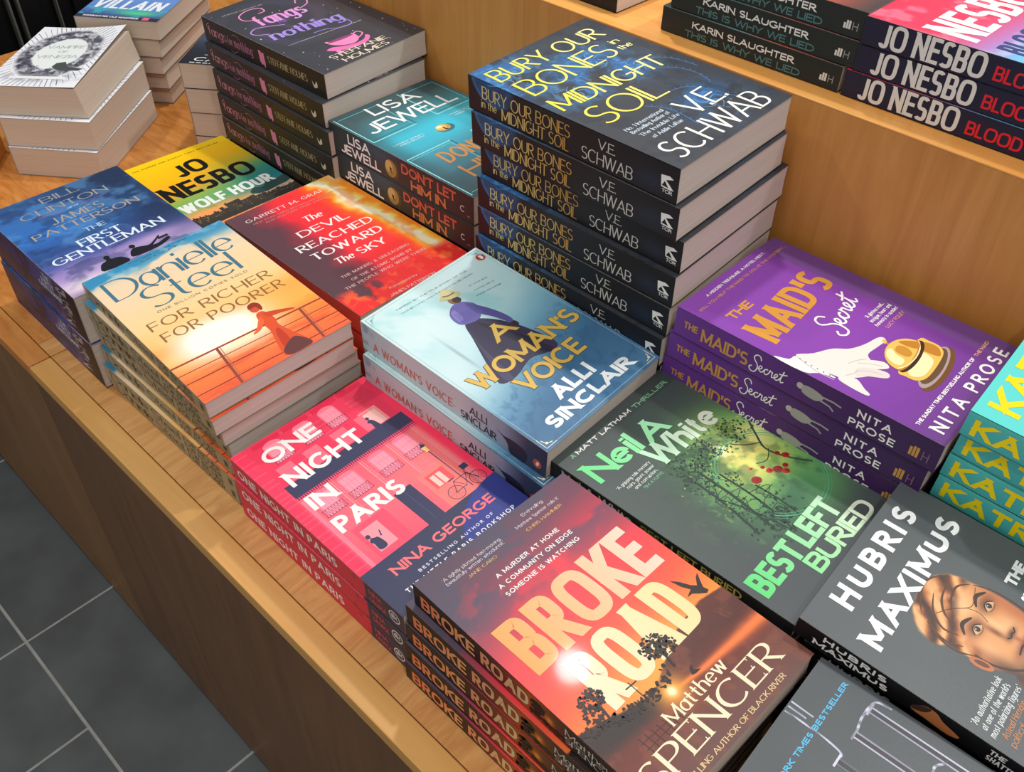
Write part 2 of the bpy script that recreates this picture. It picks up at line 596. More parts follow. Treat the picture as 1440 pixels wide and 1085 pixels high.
def sheet(name, ink, art, uw, vh, step, place, thick_dir, mat, parent, under, grid_under=False):
    """one printed card: a painted grid, the print layers above it, and its thickness"""
    nu, nv = max(2, int(uw / step) + 1), max(2, int(vh / step) + 1)
    us, vs = np.linspace(0, uw, nu), np.linspace(0, vh, nv)
    U, V = np.meshgrid(us, vs)
    C = np.clip(art(U, V), 0, 1).reshape(-1, 3)
    verts = [place(a, b, 0) for a, b in zip(U.ravel(), V.ravel())]
    faces, cols = [], []
    for j in range(nv - 1):
        for i in range(nu - 1):
            q = (j * nu + i, (j + 1) * nu + i, (j + 1) * nu + i + 1, j * nu + i + 1)
            faces.append(q)
            cols.append([C[k] for k in q])
    b0 = len(verts)
    verts += [place(p[0], p[1], p[2]) for p in ink.v]
    for f, c in zip(ink.f, ink.c):
        faces.append([b0 + k for k in reversed(f)])
        cols.append(list(reversed(c)))
    # card thickness: rim strips and an underside
    rim = [k for k in range(nu)] + [j * nu + nu - 1 for j in range(1, nv)] + \
          [(nv - 1) * nu + k for k in range(nu - 2, -1, -1)] + [j * nu for j in range(nv - 2, 0, -1)]
    b1 = len(verts)
    for k in rim:
        p = verts[k]
        verts.append((p[0] - thick_dir[0], p[1] - thick_dir[1], p[2] - thick_dir[2]))
    n = len(rim)
    for k in range(n):
        q = (rim[k], rim[(k + 1) % n], b1 + (k + 1) % n, b1 + k)
        faces.append(q)
        cols.append([under] * 4)
    if grid_under:
        b2 = len(verts)
        verts += [(verts[k][0] - thick_dir[0], verts[k][1] - thick_dir[1], verts[k][2] - thick_dir[2]) for k in range(nu * nv)]
        for j in range(nv - 1):
            for i in range(nu - 1):
                a = b2 + j * nu + i
                faces.append((a, a + 1, a + nu + 1, a + nu))
                cols.append([under] * 4)
    else:
        faces.append([b1 + k for k in range(n)])
        cols.append([under] * n)
    o = mesh_obj(name, verts, faces, mat, parent)
    att = o.data.color_attributes.new('Ink', 'FLOAT_COLOR', 'CORNER')
    flatc = np.concatenate([np.asarray(c, float).reshape(-1, 3) for c in cols])
    buf = np.ones((len(flatc), 4))
    buf[:, :3] = lin(np.clip(flatc, 0, 1))
    att.data.foreach_set('color', buf.ravel().astype(np.float32))
    return o


def make_book(design, w, h, t, mat=None, pages=None, lift=None, step=1.3, shear=0.0):
    """w across the title, h down the cover, t thick (metres); origin at the base centre, text runs along +Y"""
    F, S = Ink(), Ink()
    W, H, T = w * 1000, h * 1000, t * 1000
    art, sart, back = design(F, S, W, H, T)
    mat = mat or M_GLOSS
    root = empty('paperback_book', (0, 0, 0))
    lf = lift or (lambda a, b: 0.0)
    under = rgb(170, 162, 152)

    def pf(a, b, l):
        return (b / 1000 - h / 2, a / 1000 - w / 2, t + l * LAY + lf(a / W, b / H))

    def ps(a, b, l):
        return (a / 1000 - h / 2, -w / 2 - l * LAY, t - b / 1000)
    shv = lambda p: (p[0], p[1] + shear * p[2] / t, p[2])
    sheet('front_cover', F, art, W, H, step, lambda a, b, l: shv(pf(a, b, l)), (0, 0, 0.00032), mat, root, under, bool(lift))
    sheet('spine', S, sart, H, T, step, lambda a, b, l: shv(ps(a, b, l)), (0, -0.0004, 0), M_SPINE, root, under)

    def pb(a, b, l):
        return (b / 1000 - h / 2, w / 2 - a / 1000, 0.0 - l * LAY)
    sheet('back_cover', Ink(), flat(back), W, H, 60, pb, (0, 0, -0.00032), mat, root, rgb(*back) * .6)
    # page block: slightly hollow fore-edge, set in from the covers
    V, Fc = [], []
    nz = 9
    x0, x1, y0, y1 = -h / 2 + .0006, h / 2 - .0006, -w / 2 + .0006, w / 2 - .0007
    for k in range(nz):
        z = .00032 + (t - .00066) * k / (nz - 1)
        c = 1 - (2 * k / (nz - 1) - 1) ** 2
        V += [(x0, y0, z), (x1 - .0002 * c, y0, z), (x1 - .0002 * c, y1 - .0005 * c, z), (x0, y1 - .0005 * c, z)]
    for k in range(nz - 1):
        for i in range(4):
            a, b = 4 * k + i, 4 * k + (i + 1) % 4
            Fc.append((a, b, b + 4, a + 4))
    Fc.append((3, 2, 1, 0))
    e = 4 * (nz - 1)
    Fc.append((e, e + 1, e + 2, e + 3))
    mesh_obj('page_block', [shv(p) for p in V], Fc, pages or M_PAGES, root)
    return root


def dup(root):
    r = root.copy()
    COL.objects.link(r)
    for ch in list(root.children):
        c = ch.copy()
        COL.objects.link(c)
        c.parent = r
    return r


def set_pose(o, w, h, t, x, y, z, yaw, tp=0.0, tr=0.0):
    """puts the top-left cover corner (as read) at x, y, z; tp / tr = rise along the text-down / text-right axes"""
    e = Euler((math.atan(tr), -math.atan(tp), yaw), 'XYZ')
    o.rotation_euler = e
    off = e.to_matrix() @ Vector((-h / 2, -w / 2, t))
    o.location = Vector((x, y, z)) - off


ORD = ['topmost', 'second from the top', 'third from the top', 'fourth from the top', 'fifth from the top',
       'sixth from the top', 'seventh from the top', 'eighth from the top', 'ninth from the top', 'lowest']


def stack(design, what, group, w, h, pitch, n, poses, z, tilt=(0, 0), mat=None, pages=None, lift=None, step=1.3,
          top_what=None, base=0.0, nvis=None, shear=0.0):
    """copies from the top down; poses: (x, y, yaw) of each copy's top-left corner. The first nvis copies lie parallel
    to the top one; the rest lie flat under them, squeezed into the height that is left"""
    t = pitch - 0.0007
    special = bool(lift or shear)
    first = make_book(design, w, h, t, mat, pages, None, step)
    low = min(0.0, tilt[0] * h, tilt[1] * w, tilt[0] * h + tilt[1] * w)
    if nvis is not None:
        room = z - pitch * nvis + low - base - 0.0014
        rest = max(0, round(room / pitch))
        if rest and room / rest < 0.82 * pitch:
            rest -= 1
        n = nvis + rest
    for i in range(n):
        if i == 0 and special:
            o = make_book(design, w, h, t, mat, pages, lift, step, shear)
        elif i == 0 or (i == 1 and special):
            o = first
        else:
            o = dup(first)
        x, y, yaw = poses[min(i, len(poses) - 1)]
        if i >= len(poses):
            r = random.Random(i * 7 + int(x * 1000))
            x, y, yaw = x + r.uniform(-.0008, .0008), y + r.uniform(-.0004, .0012), yaw + r.uniform(-.004, .004)
        zz = z - i * pitch
        if nvis is None:
            k = max(0.0, (zz - pitch - base) / max(1e-6, z - pitch - base))
        elif i < nvis:
            k = 1.0
        else:
            k = 0.0
            p2 = room / rest
            zz = base + room - (i - nvis) * p2
            o.scale = (1, 1, min(1.0, (p2 - .0007) / t))
            zz -= (t - t * o.scale[2]) * 0
        ts = t * o.scale[2]
        set_pose(o, w, h, ts, x, y, zz, yaw, tilt[0] * k, tilt[1] * k)
        if n == 1:
            lab = what
        elif i == 0:
            lab = top_what or ('topmost ' + what + ' in its stack')
        elif i == n - 1:
            lab = 'lowest ' + what + ' in its stack'
        else:
            lab = what + ', ' + ORD[i] + ' of its stack'
        tag(o, lab, 'book', group if n > 1 else None)


# ------------------------------------------------------------------ cover designs
WHITE = rgb(244, 244, 240)


def grad_u(c0, c1, u0, u1):
    a, b = np.array(c0) / 255., np.array(c1) / 255.
    return lambda u, v: a + (b - a) * min(1, max(0, (u - u0) / (u1 - u0)))


def grad_v(c0, c1, v0, v1):
    a, b = np.array(c0) / 255., np.array(c1) / 255.
    return lambda u, v: a + (b - a) * min(1, max(0, (v - v0) / (v1 - v0)))


def d_sunset(F, S, W, H, T):
    def art(U, V):
        c = ramp(V + (U - 80) * .12 + 10 * (fbm(U, V, 34, 3) - .5),
                 [(0, (96, 74, 90)), (30, (122, 68, 88)), (58, (214, 58, 78)), (95, (255, 66, 74)), (135, (255, 92, 62)),
                  (165, (255, 142, 52)), (240, (255, 160, 60))])
        n = fbm(U * .6 + V * .5, V - U * .25, 26, 11)
        c = mixc(c, rgb(84, 78, 100), sstep(.46, .62, n) * sstep(92, 30, V) * .85)
        c = mixc(c, rgb(240, 62, 76), sstep(.55, .68, fbm(U + V * .6, V, 22, 31)) * sstep(20, 45, V) * sstep(110, 60, V) * .8)
        c = mixc(c, rgb(84, 78, 96), blob(U, V, 0, 30, 30, 50) * .8)
        c = mixc(c, rgb(255, 180, 80), blob(U, V, 95, 165, 50, 26) * .8)
        hill = np.interp(U, [0, 14, 32, 50, 63, 78, 93, 106, 118, 137, 160], [162, 165, 171, 175, 175, 168, 162, 157, 155, 153, 157])
        g = ramp(V + 12 * (fbm(U, V, 18, 7) - .5), [(150, (104, 48, 38)), (175, (88, 42, 36)), (195, (112, 50, 38)), (212, (112, 66, 58)), (240, (108, 78, 76))])
        g = mixc(g, rgb(150, 86, 60), sstep(.5, .7, fbm(U, V, 9, 21)) * .35)
        road = np.interp(U, [60, 70, 95, 130, 160], [183, 185, 188, 190, 191])
        wid = np.interp(U, [60, 95, 160], [1.0, 2.4, 5.5])
        g = mixc(g, rgb(255, 128, 62), np.exp(-((V - road) / wid) ** 2) * sstep(55, 75, U))
        g = mixc(g, rgb(46, 36, 34), blob(U, V, 30, 176, 40, 11, 4, 4))
        c = c * (1 - sstep(-.7, .7, V - hill)[..., None]) + g * sstep(-.7, .7, V - hill)[..., None]
        c = mixc(c, rgb(255, 170, 60), blob(U, V, 67, 184, 13, 12))
        c = mixc(c, rgb(255, 248, 200), blob(U, V, 67, 184, 3.4, 3.4) * 1.3)
        return c
    dk = rgb(44, 32, 32)
    r = random.Random(4)
    for cx, cy, sz, n in ((84, 154, 11, 120), (90, 160, 9, 60), (24, 152, 10, 90), (18, 160, 8, 40)):
        for k in range(n):
            a, d = r.uniform(0, 6.28), sz * math.sqrt(r.random())
            F.ell(cx + d * math.cos(a), cy + d * .8 * math.sin(a), r.uniform(.6, 1.9), r.uniform(.5, 1.5), dk * r.uniform(.75, 1.25), 9, r.uniform(0, 180), 7)
    for cx, cy in ((84, 156), (24, 155)):
        F.line([(cx, cy), (cx + 1, cy + 6), (cx - 1, cy + 18)], 1.8, dk, 9)
        for q in (-7, -3, 4, 8):
            F.line([(cx + .6, cy + 7), (cx + q * .5, cy + 1), (cx + q, cy - 4)], .6, dk, 9)
    for k in range(90):
        x = r.uniform(2, 78)
        y = np.interp(x, [0, 14, 32, 50, 63, 78], [162, 165, 171, 175, 175, 168]) + r.uniform(-1.5, 7)
        F.ell(x, y, r.uniform(.8, 2.6), r.uniform(.6, 1.6), dk * r.uniform(.7, 1.2), 8, r.uniform(0, 180), 8)
    for k in range(16):
        x = 100 + k * 3.6
        F.line([(x, 162 + k * .3), (x + 3.4, 175 + k * .4)], .35, rgb(90, 62, 60), 3)
        F.line([(x, 162 + k * .3), (x + 6, 163 + k * .3)], .3, rgb(90, 62, 60), 3)
    for k in range(7):
        x = 26 + k * 5.2
        F.line([(x, 190 + k * .6), (x + .6, 204 - k * .4)], .7, rgb(60, 40, 38), 3)
    F.line([(24, 194), (62, 196)], .5, rgb(60, 40, 38), 3)
    F.line([(24, 199), (60, 199)], .5, rgb(60, 40, 38), 3)
    F.line([(51, 160), (51, 174)], .7, dk, 9)
    F.line([(46, 162.4), (56, 163)], 1.0, dk, 9)
    F.poly([(146, 153), (141, 149), (138, 146), (133, 145.5), (137, 144), (140, 143), (137, 137), (135, 128), (139, 133), (143, 141), (146, 144), (151, 139), (155, 137), (151, 143), (148, 148), (149, 152)], dk, 9)
    F.poly([(86, 186), (88, 182), (92, 180), (90, 184), (94, 187), (89, 187)], dk, 5)
    gb = grad_u((255, 168, 92), (255, 216, 196), 10, 148)
    gr = grad_u((255, 232, 196), (232, 222, 160), 30, 135)  # cream ink; the whiter start is a lamp glint painted onto the R
    F.text('BROKE', 13, 116, 134, 46.5, 9.4, gb, th=8.6, sq=3.4, track=.05, layer=7, ang=-1)
    F.text('ROAD', 30.5, 168, 101, 47.5, 9.4, gr, th=8.6, sq=3.4, track=.05, layer=7, ang=-2)
    F.lines([('A MURDER AT HOME', 47.5, 39.6, 64.5), ('A COMMUNITY ON EDGE', 42.6, 48, 75.5), ('SOMEONE IS WATCHING', 42, 56.2, 75.3)],
            3.9, .72, WHITE, track=.2)
    q = rgb(216, 208, 212)
    F.lines([("'A tightly plotted, fast-moving,", 17, 15, 57), ("beautifully written whodunnit.'", 17, 19.4, 57),
             ("'Enthralling.", 101, 10.6, 23), ("Matthew Spencer nails it.'", 89.5, 16.8, 46)], 3.2, .36, q)
    F.lines([('JANE CARO', 33, 25, 28), ('CHRIS HAMMER', 94, 23.5, 38)], 2.7, .5, rgb(226, 180, 110), th=.3, serif=.06)
    cr = rgb(246, 232, 196)
    F.text('Matthew', 48.5, 200.6, 60, 10.8, 1.7, cr, th=.7, serif=.07, layer=7, ang=-1.5)
    F.text('SPENCER', 6, 221.5, 136, 18.4, 3.2, cr, th=1.0, serif=.08, layer=7, ang=-.4, track=.09)
    F.text('BESTSELLING AUTHOR OF BLACK RIVER', 12, 231, 118, 3.8, .7, rgb(236, 206, 150), th=.35, serif=.05, ang=-.6)

    def sart(U, V):
        c = ramp(U, [(0, (26, 20, 22)), (70, (44, 22, 24)), (96, (120, 44, 34)), (122, (190, 84, 32)), (140, (120, 62, 34)), (165, (46, 38, 36)), (240, (32, 32, 34))])
        return mixc(c, rgb(255, 150, 60), blob(U, V, 138, 13, 4, 4))
    for k in range(70):
        a, b = r.uniform(0, 6.28), math.sqrt(r.random())
        S.ell(127 + 6 * b * math.cos(a), T * .42 + 6 * b * math.sin(a), r.uniform(1, 2.4), r.uniform(1, 2), rgb(34, 26, 24), 3, n=7)
        S.ell(r.uniform(120, 152), r.uniform(T * .72, T - 2), r.uniform(1, 2.4), r.uniform(.8, 1.8), rgb(34, 26, 24), 3, n=7)
    S.text('BROKE', 8, 19.6, 58, 14, 3, grad_u((240, 128, 84), (240, 170, 110), 8, 66), th=2.7, sq=3, track=.08)
    S.text('ROAD', 72, 19.2, 47, 14, 3, grad_u((240, 150, 110), (226, 206, 150), 72, 118), th=2.7, sq=3, track=.08)
    S.text('Matthew', 152, 11, 42, 7, 1.0, rgb(214, 206, 192), th=.45, serif=.06)
    S.text('SPENCER', 152, 19, 44, 6.4, 1.1, rgb(214, 206, 192), th=.45, serif=.06)
    return art, sart, (96, 70, 78)


def d_seaside(F, S, W, H, T):
    def art(U, V):
        n = fbm(U, V, 30, 5)
        c = ramp(V + 14 * (n - .5), [(0, (236, 214, 186)), (60, (244, 214, 172)), (110, (250, 212, 150)), (140, (252, 190, 100)), (170, (255, 178, 76)), (190, (252, 136, 64)), (235, (246, 104, 62))])
        blu = sstep(.45, .6, fbm(U * .7, V, 24, 9) + .32 * np.exp(-(V / 14) ** 2) - .12) * sstep(34, 4, V)
        c = mixc(c, rgb(52, 142, 186), np.clip(blu + blob(U, V, 14, 4, 30, 12) * .9, 0, 1))
        c = mixc(c, rgb(70, 148, 190), blob(U, V, 150, 2, 40, 14) * .9)
        c = mixc(c, rgb(170, 200, 214), sstep(.5, .7, fbm(U, V, 16, 19)) * sstep(60, 15, V) * .5)
        c = mixc(c, rgb(250, 150, 50), blob(U, V, 8, 149, 34, 10) * .9)
        c = mixc(c, rgb(250, 158, 64), sstep(.52, .68, fbm(U, V * 2.2, 30, 23)) * sstep(118, 150, V) * sstep(190, 165, V) * .8)
        c = mixc(c, rgb(250, 170, 80), blob(U, V, 150, 145, 30, 14) * .8)
        c = mixc(c, rgb(255, 252, 240), np.clip(blob(U, V, 58, 162, 46, 28, 8, 2.6) * 1.35, 0, 1))
        c = mixc(c, rgb(255, 240, 190), blob(U, V, 70, 182, 24, 6) * .9)
        c = mixc(c, rgb(226, 84, 52), sstep(.5, .7, fbm(U * .3, V * 2, 10, 33)) * sstep(186, 205, V) * .6)
        return c
    rl = rgb(172, 66, 40)
    F.line([(-.2 + .4, 173.6), (60, 177.2), (154, 182.4)], 2.2, rl, 4)
    for a, b in ((200.4, 209.7), (219.3, 225.4)):
        F.line([(.4, a), (154, b)], 1.1, rgb(140, 52, 36), 4)
    F.line([(.4, 187), (154, 196)], .9, rgb(150, 56, 36), 4)
    for x0, y0, x1, y1 in ((44.4, 176.5, 37.6, 230.8), (130.4, 181.3, 123.8, 230.8)):
        F.line([(x0, y0), (x1, y1)], 2.6, rgb(150, 70, 56), 4)
        F.line([(x0 + 3, y0), (x1 + 3, y1)], .8, rgb(190, 110, 80), 4)
    # woman leaning on the rail
    F.poly([(97, 160), (103, 160), (106, 168), (106, 178), (104, 188), (108, 206), (113, 228), (104, 231), (92, 230), (84, 226), (88, 208), (93, 190), (93, 176), (94, 166)], rgb(226, 84, 44), 5, 4)
    F.poly([(86, 222), (96, 214), (106, 212), (113, 228), (104, 231), (88, 230)], rgb(104, 58, 58), 6, 4)
    F.poly([(96, 194), (101, 192), (100, 212), (94, 222), (90, 216)], rgb(196, 62, 36), 6, 4)
    F.poly([(102, 163), (114, 168), (126, 175), (127, 178), (114, 174), (103, 171)], rgb(206, 74, 42), 6, 4)
    F.poly([(96, 166), (86, 178), (80, 182), (80, 184), (88, 182), (97, 173)], rgb(240, 104, 60), 6, 4)
    F.ell(99.5, 152, 4.6, 6, rgb(214, 84, 50), 6, 10)
    F.poly([(95, 150), (97, 144), (103, 143), (107, 148), (106, 156), (103, 158), (102, 150)], rgb(150, 52, 36), 7, 4)
    tl = rgb(66, 118, 142)
    F.text('Danielle', 10, 52.2, 134, 35.5, 3.5, tl, th=1.0, layer=7, track=.03)
    F.text('Steel', 30, 87, 98, 36, 3.7, tl, th=1.1, layer=7, track=.03, ang=1)
    F.text('ONE BILLION COPIES SOLD', 31, 94.5, 96, 3.4, .5, rgb(120, 120, 110), track=.4, ang=2)
    br = rgb(150, 104, 58)
    F.text('FOR RICHER', 13.5, 116, 127.5, 13.6, 1.9, br, th=.95, layer=7, track=.16, ang=2.2)
    F.text('FOR POORER', 15.5, 137.6, 126.5, 13.8, 1.9, br, th=.95, layer=7, track=.16, ang=2.1)
    F.text('Promises can be made', 48, 5, 64, 2.6, .35, rgb(90, 110, 120))
    F.text('trust is for ever', 58, 10, 42, 2.6, .35, rgb(110, 110, 110))

    def sart(U, V):
        c = ramp(U, [(0, (176, 160, 128)), (150, (182, 164, 128)), (235, (174, 154, 116))])
        return mixc(c, rgb(150, 136, 106), fbm(U, V, 12, 3) * .4)
    b2 = rgb(78, 62, 42)
    S.text('Danielle', 10, T * .8, 72, T * .66, 1.5, b2, th=.7, track=.02)
    S.text('Steel', 88, T * .8, 50, T * .66, 1.5, b2, th=.7, track=.02)
    S.text('FOR RICHER', 146, T * .47, 62, T * .33, 1.0, b2, th=.6, track=.1)
    S.text('FOR POORER', 146, T * .9, 62, T * .33, 1.0, b2, th=.6, track=.1)
    S.poly([(220, T * .28), (226, T * .28), (226, T * .72), (220, T * .72)], rgb(80, 74, 66), 4)
    return art, sart, (200, 180, 150)


def d_bluenight(F, S, W, H, T):
    def art(U, V):
        n = fbm(U, V, 36, 2)
        c = ramp(V + 20 * (n - .5), [(0, (50, 88, 138)), (40, (56, 112, 184)), (90, (52, 112, 190)), (125, (46, 78, 140)), (150, (84, 96, 166)), (168, (158, 136, 198)), (190, (196, 176, 218)), (240, (130, 100, 140))])
        c = mixc(c, rgb(40, 58, 84), np.clip(blob(U, V, 140, 20, 60, 60) * 1.1, 0, 1))
        c = mixc(c, rgb(34, 50, 78), blob(U, V, 150, 110, 40, 60) * .8)
        c = mixc(c, rgb(92, 150, 206), sstep(.5, .68, fbm(U, V * 1.3, 30, 14)) * sstep(150, 110, V) * .55)
        c = mixc(c, rgb(34, 52, 96), sstep(.54, .68, fbm(U, V * 1.6, 26, 27)) * .45)
        c = mixc(c, rgb(244, 226, 232), blob(U, V, 22, 196, 26, 10) * .9)
        c = mixc(c, rgb(200, 170, 216), blob(U, V, 110, 168, 30, 9) * .8)
        return c
    sv = grad_v((150, 152, 156), (176, 164, 150), 10, 95)
    kw = dict(th=.95, serif=.05, layer=6, track=.12)
    F.text('BILL', 57, 22.5, 44, 12.6, 2.1, sv, **kw)
    F.text('CLINTON', 25, 44.6, 100, 13.2, 2.1, sv, **kw)
    F.text('and', 72, 51.6, 13, 4, .7, rgb(176, 206, 236))
    F.line([(40, 50), (68, 50)], .7, rgb(170, 90, 160), 4)
    F.line([(89, 50), (120, 50)], .7, rgb(170, 90, 160), 4)
    F.text('JAMES', 46, 73, 60, 14.5, 2.1, sv, **kw)
    F.text('PATTERSON', 18, 90.2, 121, 12.6, 2.1, sv, **kw)
    wt = rgb(226, 238, 252)
    F.text('THE', 65, 109, 24, 8.6, 1.5, rgb(170, 210, 240), th=.9, serif=.05)
    F.text('FIRST', 48, 132.4, 49, 14, 2.6, wt, th=1.2, serif=.06)
    F.text('GENTLEMAN', 12, 149.2, 125, 14.2, 2.6, wt, th=1.2, serif=.06)
    bk = rgb(26, 28, 36)
    F.poly([(44, 190), (45, 180), (49, 175.6), (54, 174), (55, 171), (59, 171), (60, 174), (65, 175), (70, 179), (72, 190)], bk, 5, 3)
    F.ell(57, 168.4, 3.0, 3.6, bk, 5)
    F.poly([(78, 186), (79, 178), (83, 173), (88, 172), (93, 174), (101, 177), (110, 172), (116, 167.6), (117, 169.4), (109, 176), (104, 180), (112, 180), (122, 176), (124, 180), (112, 186), (96, 188)], bk, 5, 3)
    F.ell(86, 168, 3.2, 3.8, bk, 5)
    F.rect(113, 171, 125, 175, rgb(40, 42, 54), 5)

    def sart(U, V):
        n = fbm(U, V, 26, 8)
        c = ramp(U + 16 * (n - .5), [(0, (52, 50, 88)), (60, (50, 56, 112)), (120, (62, 68, 134)), (158, (104, 92, 146)), (176, (70, 54, 60)), (206, (50, 42, 42))])
        c = mixc(c, rgb(54, 92, 160), np.exp(-(V / 3.5) ** 2) * .7)
        c = mixc(c, rgb(74, 54, 66), blob(U, V, 60, 38, 80, 9, 0, 4) * .7)
        return mixc(c, rgb(34, 34, 60), sstep(.5, .66, fbm(U, V, 14, 44)) * .6)
    w2 = rgb(214, 216, 232)
    S.text('THE', 136, 12.5, 16, 6.6, 1.3, w2, th=.8)
    S.text('FIRST', 129, 21, 29, 7, 1.5, w2, th=.8, serif=.05)
    S.text('GENTLEMAN', 118, 29.5, 51, 7, 1.5, w2, th=.8, serif=.05)
    S.text('CLINTON & PATTERSON', 14, 45, 96, 9, 1.2, rgb(126, 98, 92), th=.6, serif=.05)
    r = random.Random(9)
    for k in range(40):
        x, y = r.uniform(164, 186), r.uniform(3, T - 4)
        S.line([(x, y), (x + r.uniform(5, 11), y - r.uniform(0, 2.5))], r.uniform(.8, 2.4), rgb(226, 206, 218) * r.uniform(.7, 1), 4)
    S.rect(190, .2, 205, T - .2, rgb(40, 34, 36), 5)
    return art, sart, (50, 60, 96)


def d_yellow(F, S, W, H, T):
    def art(U, V):
        x = V + 10 * (fbm(U, V, 40, 6) - .5)
        left = ramp(x, [(0, (255, 214, 8)), (50, (255, 196, 10)), (88, (252, 176, 40)), (112, (150, 184, 84)), (132, (110, 178, 110)), (150, (250, 168, 96)), (190, (250, 146, 84))])
        right = ramp(x, [(0, (255, 212, 10)), (40, (250, 190, 26)), (70, (196, 178, 56)), (98, (70, 150, 120)), (124, (36, 128, 134)), (144, (60, 130, 132)), (160, (214, 190, 160)), (190, (220, 170, 130))])
        f = sstep(30, 130, U)[..., None]
        c = left * (1 - f) + right * f
        return mixc(c, rgb(60, 74, 74), sstep(.5, .66, fbm(U, V, 16, 12)) * sstep(136, 150, V) * .4)
    bk = rgb(20, 20, 20)
    F.text('JO', 42, 63, 43, 33, 6.6, bk, th=6.2, sq=3, layer=7)
    F.text('NESBO', 2, 106.6, 121, 36, 7, bk, th=6.4, sq=3, layer=7, ang=1.6)
    F.text('WOLF HOUR', 2, 141, 124, 20.5, 4.6, rgb(240, 244, 236), th=4.0, sq=3, layer=7)
    F.text('THE NUMBER ONE SUNDAY TIMES BESTSELLER', 5, 14, 120, 2.6, .5, rgb(120, 90, 10), track=.5)
    sk = rgb(66, 62, 56)
    r = random.Random(2)
    x = 0
    while x < W - 3:
        w = min(r.uniform(3, 8), W - x)
        y = 163 - r.uniform(0, 8) - 7 * math.exp(-((x - 58) / 20) ** 2)
        F.rect(x, y, x + w + .2, 172, sk * r.uniform(.85, 1.1), 4)
        if r.random() < .4:
            F.rect(x + w * .35, y - 2.6, x + w * .6, y, sk, 4)
        x += w
    for k in range(70):
        a, b = r.uniform(2, W - 3), r.uniform(158, 171)
        F.rect(a, b, a + 1, b + .8, rgb(190, 150, 96), 5)
    F.poly([(0, 170), (40, 168), (90, 172), (W, 168), (W, 178), (0, 180)], sk * .9, 5)
    F.poly([(84, 150), (94, 141), (104, 146), (118, 135), (128, 140), (139, 138), (139, 152), (120, 156), (96, 158)], rgb(46, 78, 78), 5, 3)
    return art, flat((214, 176, 30)), (230, 190, 40)


def d_redcloud(F, S, W, H, T):
    def art(U, V):
        n = fbm(U, V, 30, 4)
        m = fbm(U, V, 12, 41)
        x = U + 26 * (n - .5) + 9 * (m - .5) - .08 * (V - 150)
        c = ramp(x, [(0, (92, 66, 74)), (34, (98, 62, 72)), (52, (176, 52, 66)), (64, (246, 50, 62)), (104, (255, 58, 56)), (116, (255, 90, 40)), (124, (255, 166, 50)), (130, (255, 240, 190)), (137, (255, 248, 220)), (143, (255, 214, 90)), (150, (255, 150, 40))])
        top = np.exp(-(V / 26) ** 2) * sstep(70, 30, U)
        c = mixc(c, rgb(106, 74, 82), top * .5 * sstep(130, 90, U))
        sm = sstep(.30, .46, fbm(U, V, 16, 52) + .006 * (V - 205) + .0012 * (U - 50)) * sstep(188, 204, V)
        c = mixc(c, rgb(240, 50, 50), sm)
        c = mixc(c, rgb(255, 110, 62), sm * sstep(.5, .66, m) * .8)
        c = mixc(c, rgb(255, 120, 44), sstep(.54, .62, m) * sstep(112, 124, U) * .35)
        c = mixc(c, rgb(255, 236, 180), blob(U, V, 148, 6, 14, 14))
        return c
    wt = rgb(250, 240, 236)
    pk = rgb(240, 190, 186)
    F.text('GARRETT M. GRAFF', 15, 21.5, 108, 6.2, 1.15, rgb(238, 214, 214), th=.6, serif=.05, track=.2, ang=2)
    F.lines([('NEW YORK TIMES BESTSELLING AUTHOR', 19, 29, 103), ('AND PULITZER PRIZE FINALIST', 30, 35, 87)], 2.8, .4, rgb(200, 150, 152), track=.3, ang=2.6)
    kw = dict(serif=.06, layer=7, track=.12)
    F.text('The', 62, 64.4, 23, 11.5, 1.9, wt, th=.8, slant=.12, ang=3, serif=.06)
    F.text('DEVIL', 40, 85.4, 63, 12.4, 2.4, wt, th=1.1, ang=3, **kw)
    F.text('REACHED', 22.5, 107.8, 95.5, 12.4, 2.4, wt, th=1.1, ang=2.9, **kw)
    F.text('TOWARD', 25.5, 129.4, 88, 12.4, 2.4, wt, th=1.1, ang=3.2, **kw)
    F.text('The', 38, 151, 22, 11, 1.9, wt, th=.8, slant=.12, ang=3.4, serif=.06)
    F.text('SKY', 66, 152.6, 36, 11.6, 2.4, wt, th=1.1, ang=3.4, **kw)
    F.lines([('THE MAKING & UNLEASHING', 26, 173.3, 88), ('OF THE ATOMIC BOMB BY', 31, 183.4, 79), ('THE PEOPLE WHO WERE THERE', 17, 191.6, 106)], 4.2, .7, pk, th=.4, serif=.05, track=.2, ang=1)
    F.text('Foreword by', 49, 220.5, 35, 3.4, .45, pk, ang=2)
    F.text('JAMES PATTERSON', 41, 231, 59, 4.2, .7, pk, th=.4, serif=.05, ang=2)

    def sart(U, V):
        return ramp(U + 20 * (fbm(U, V, 20, 3) - .5), [(0, (90, 60, 66)), (110, (180, 50, 56)), (235, (220, 70, 50))])
    return art, sart, (150, 50, 56)


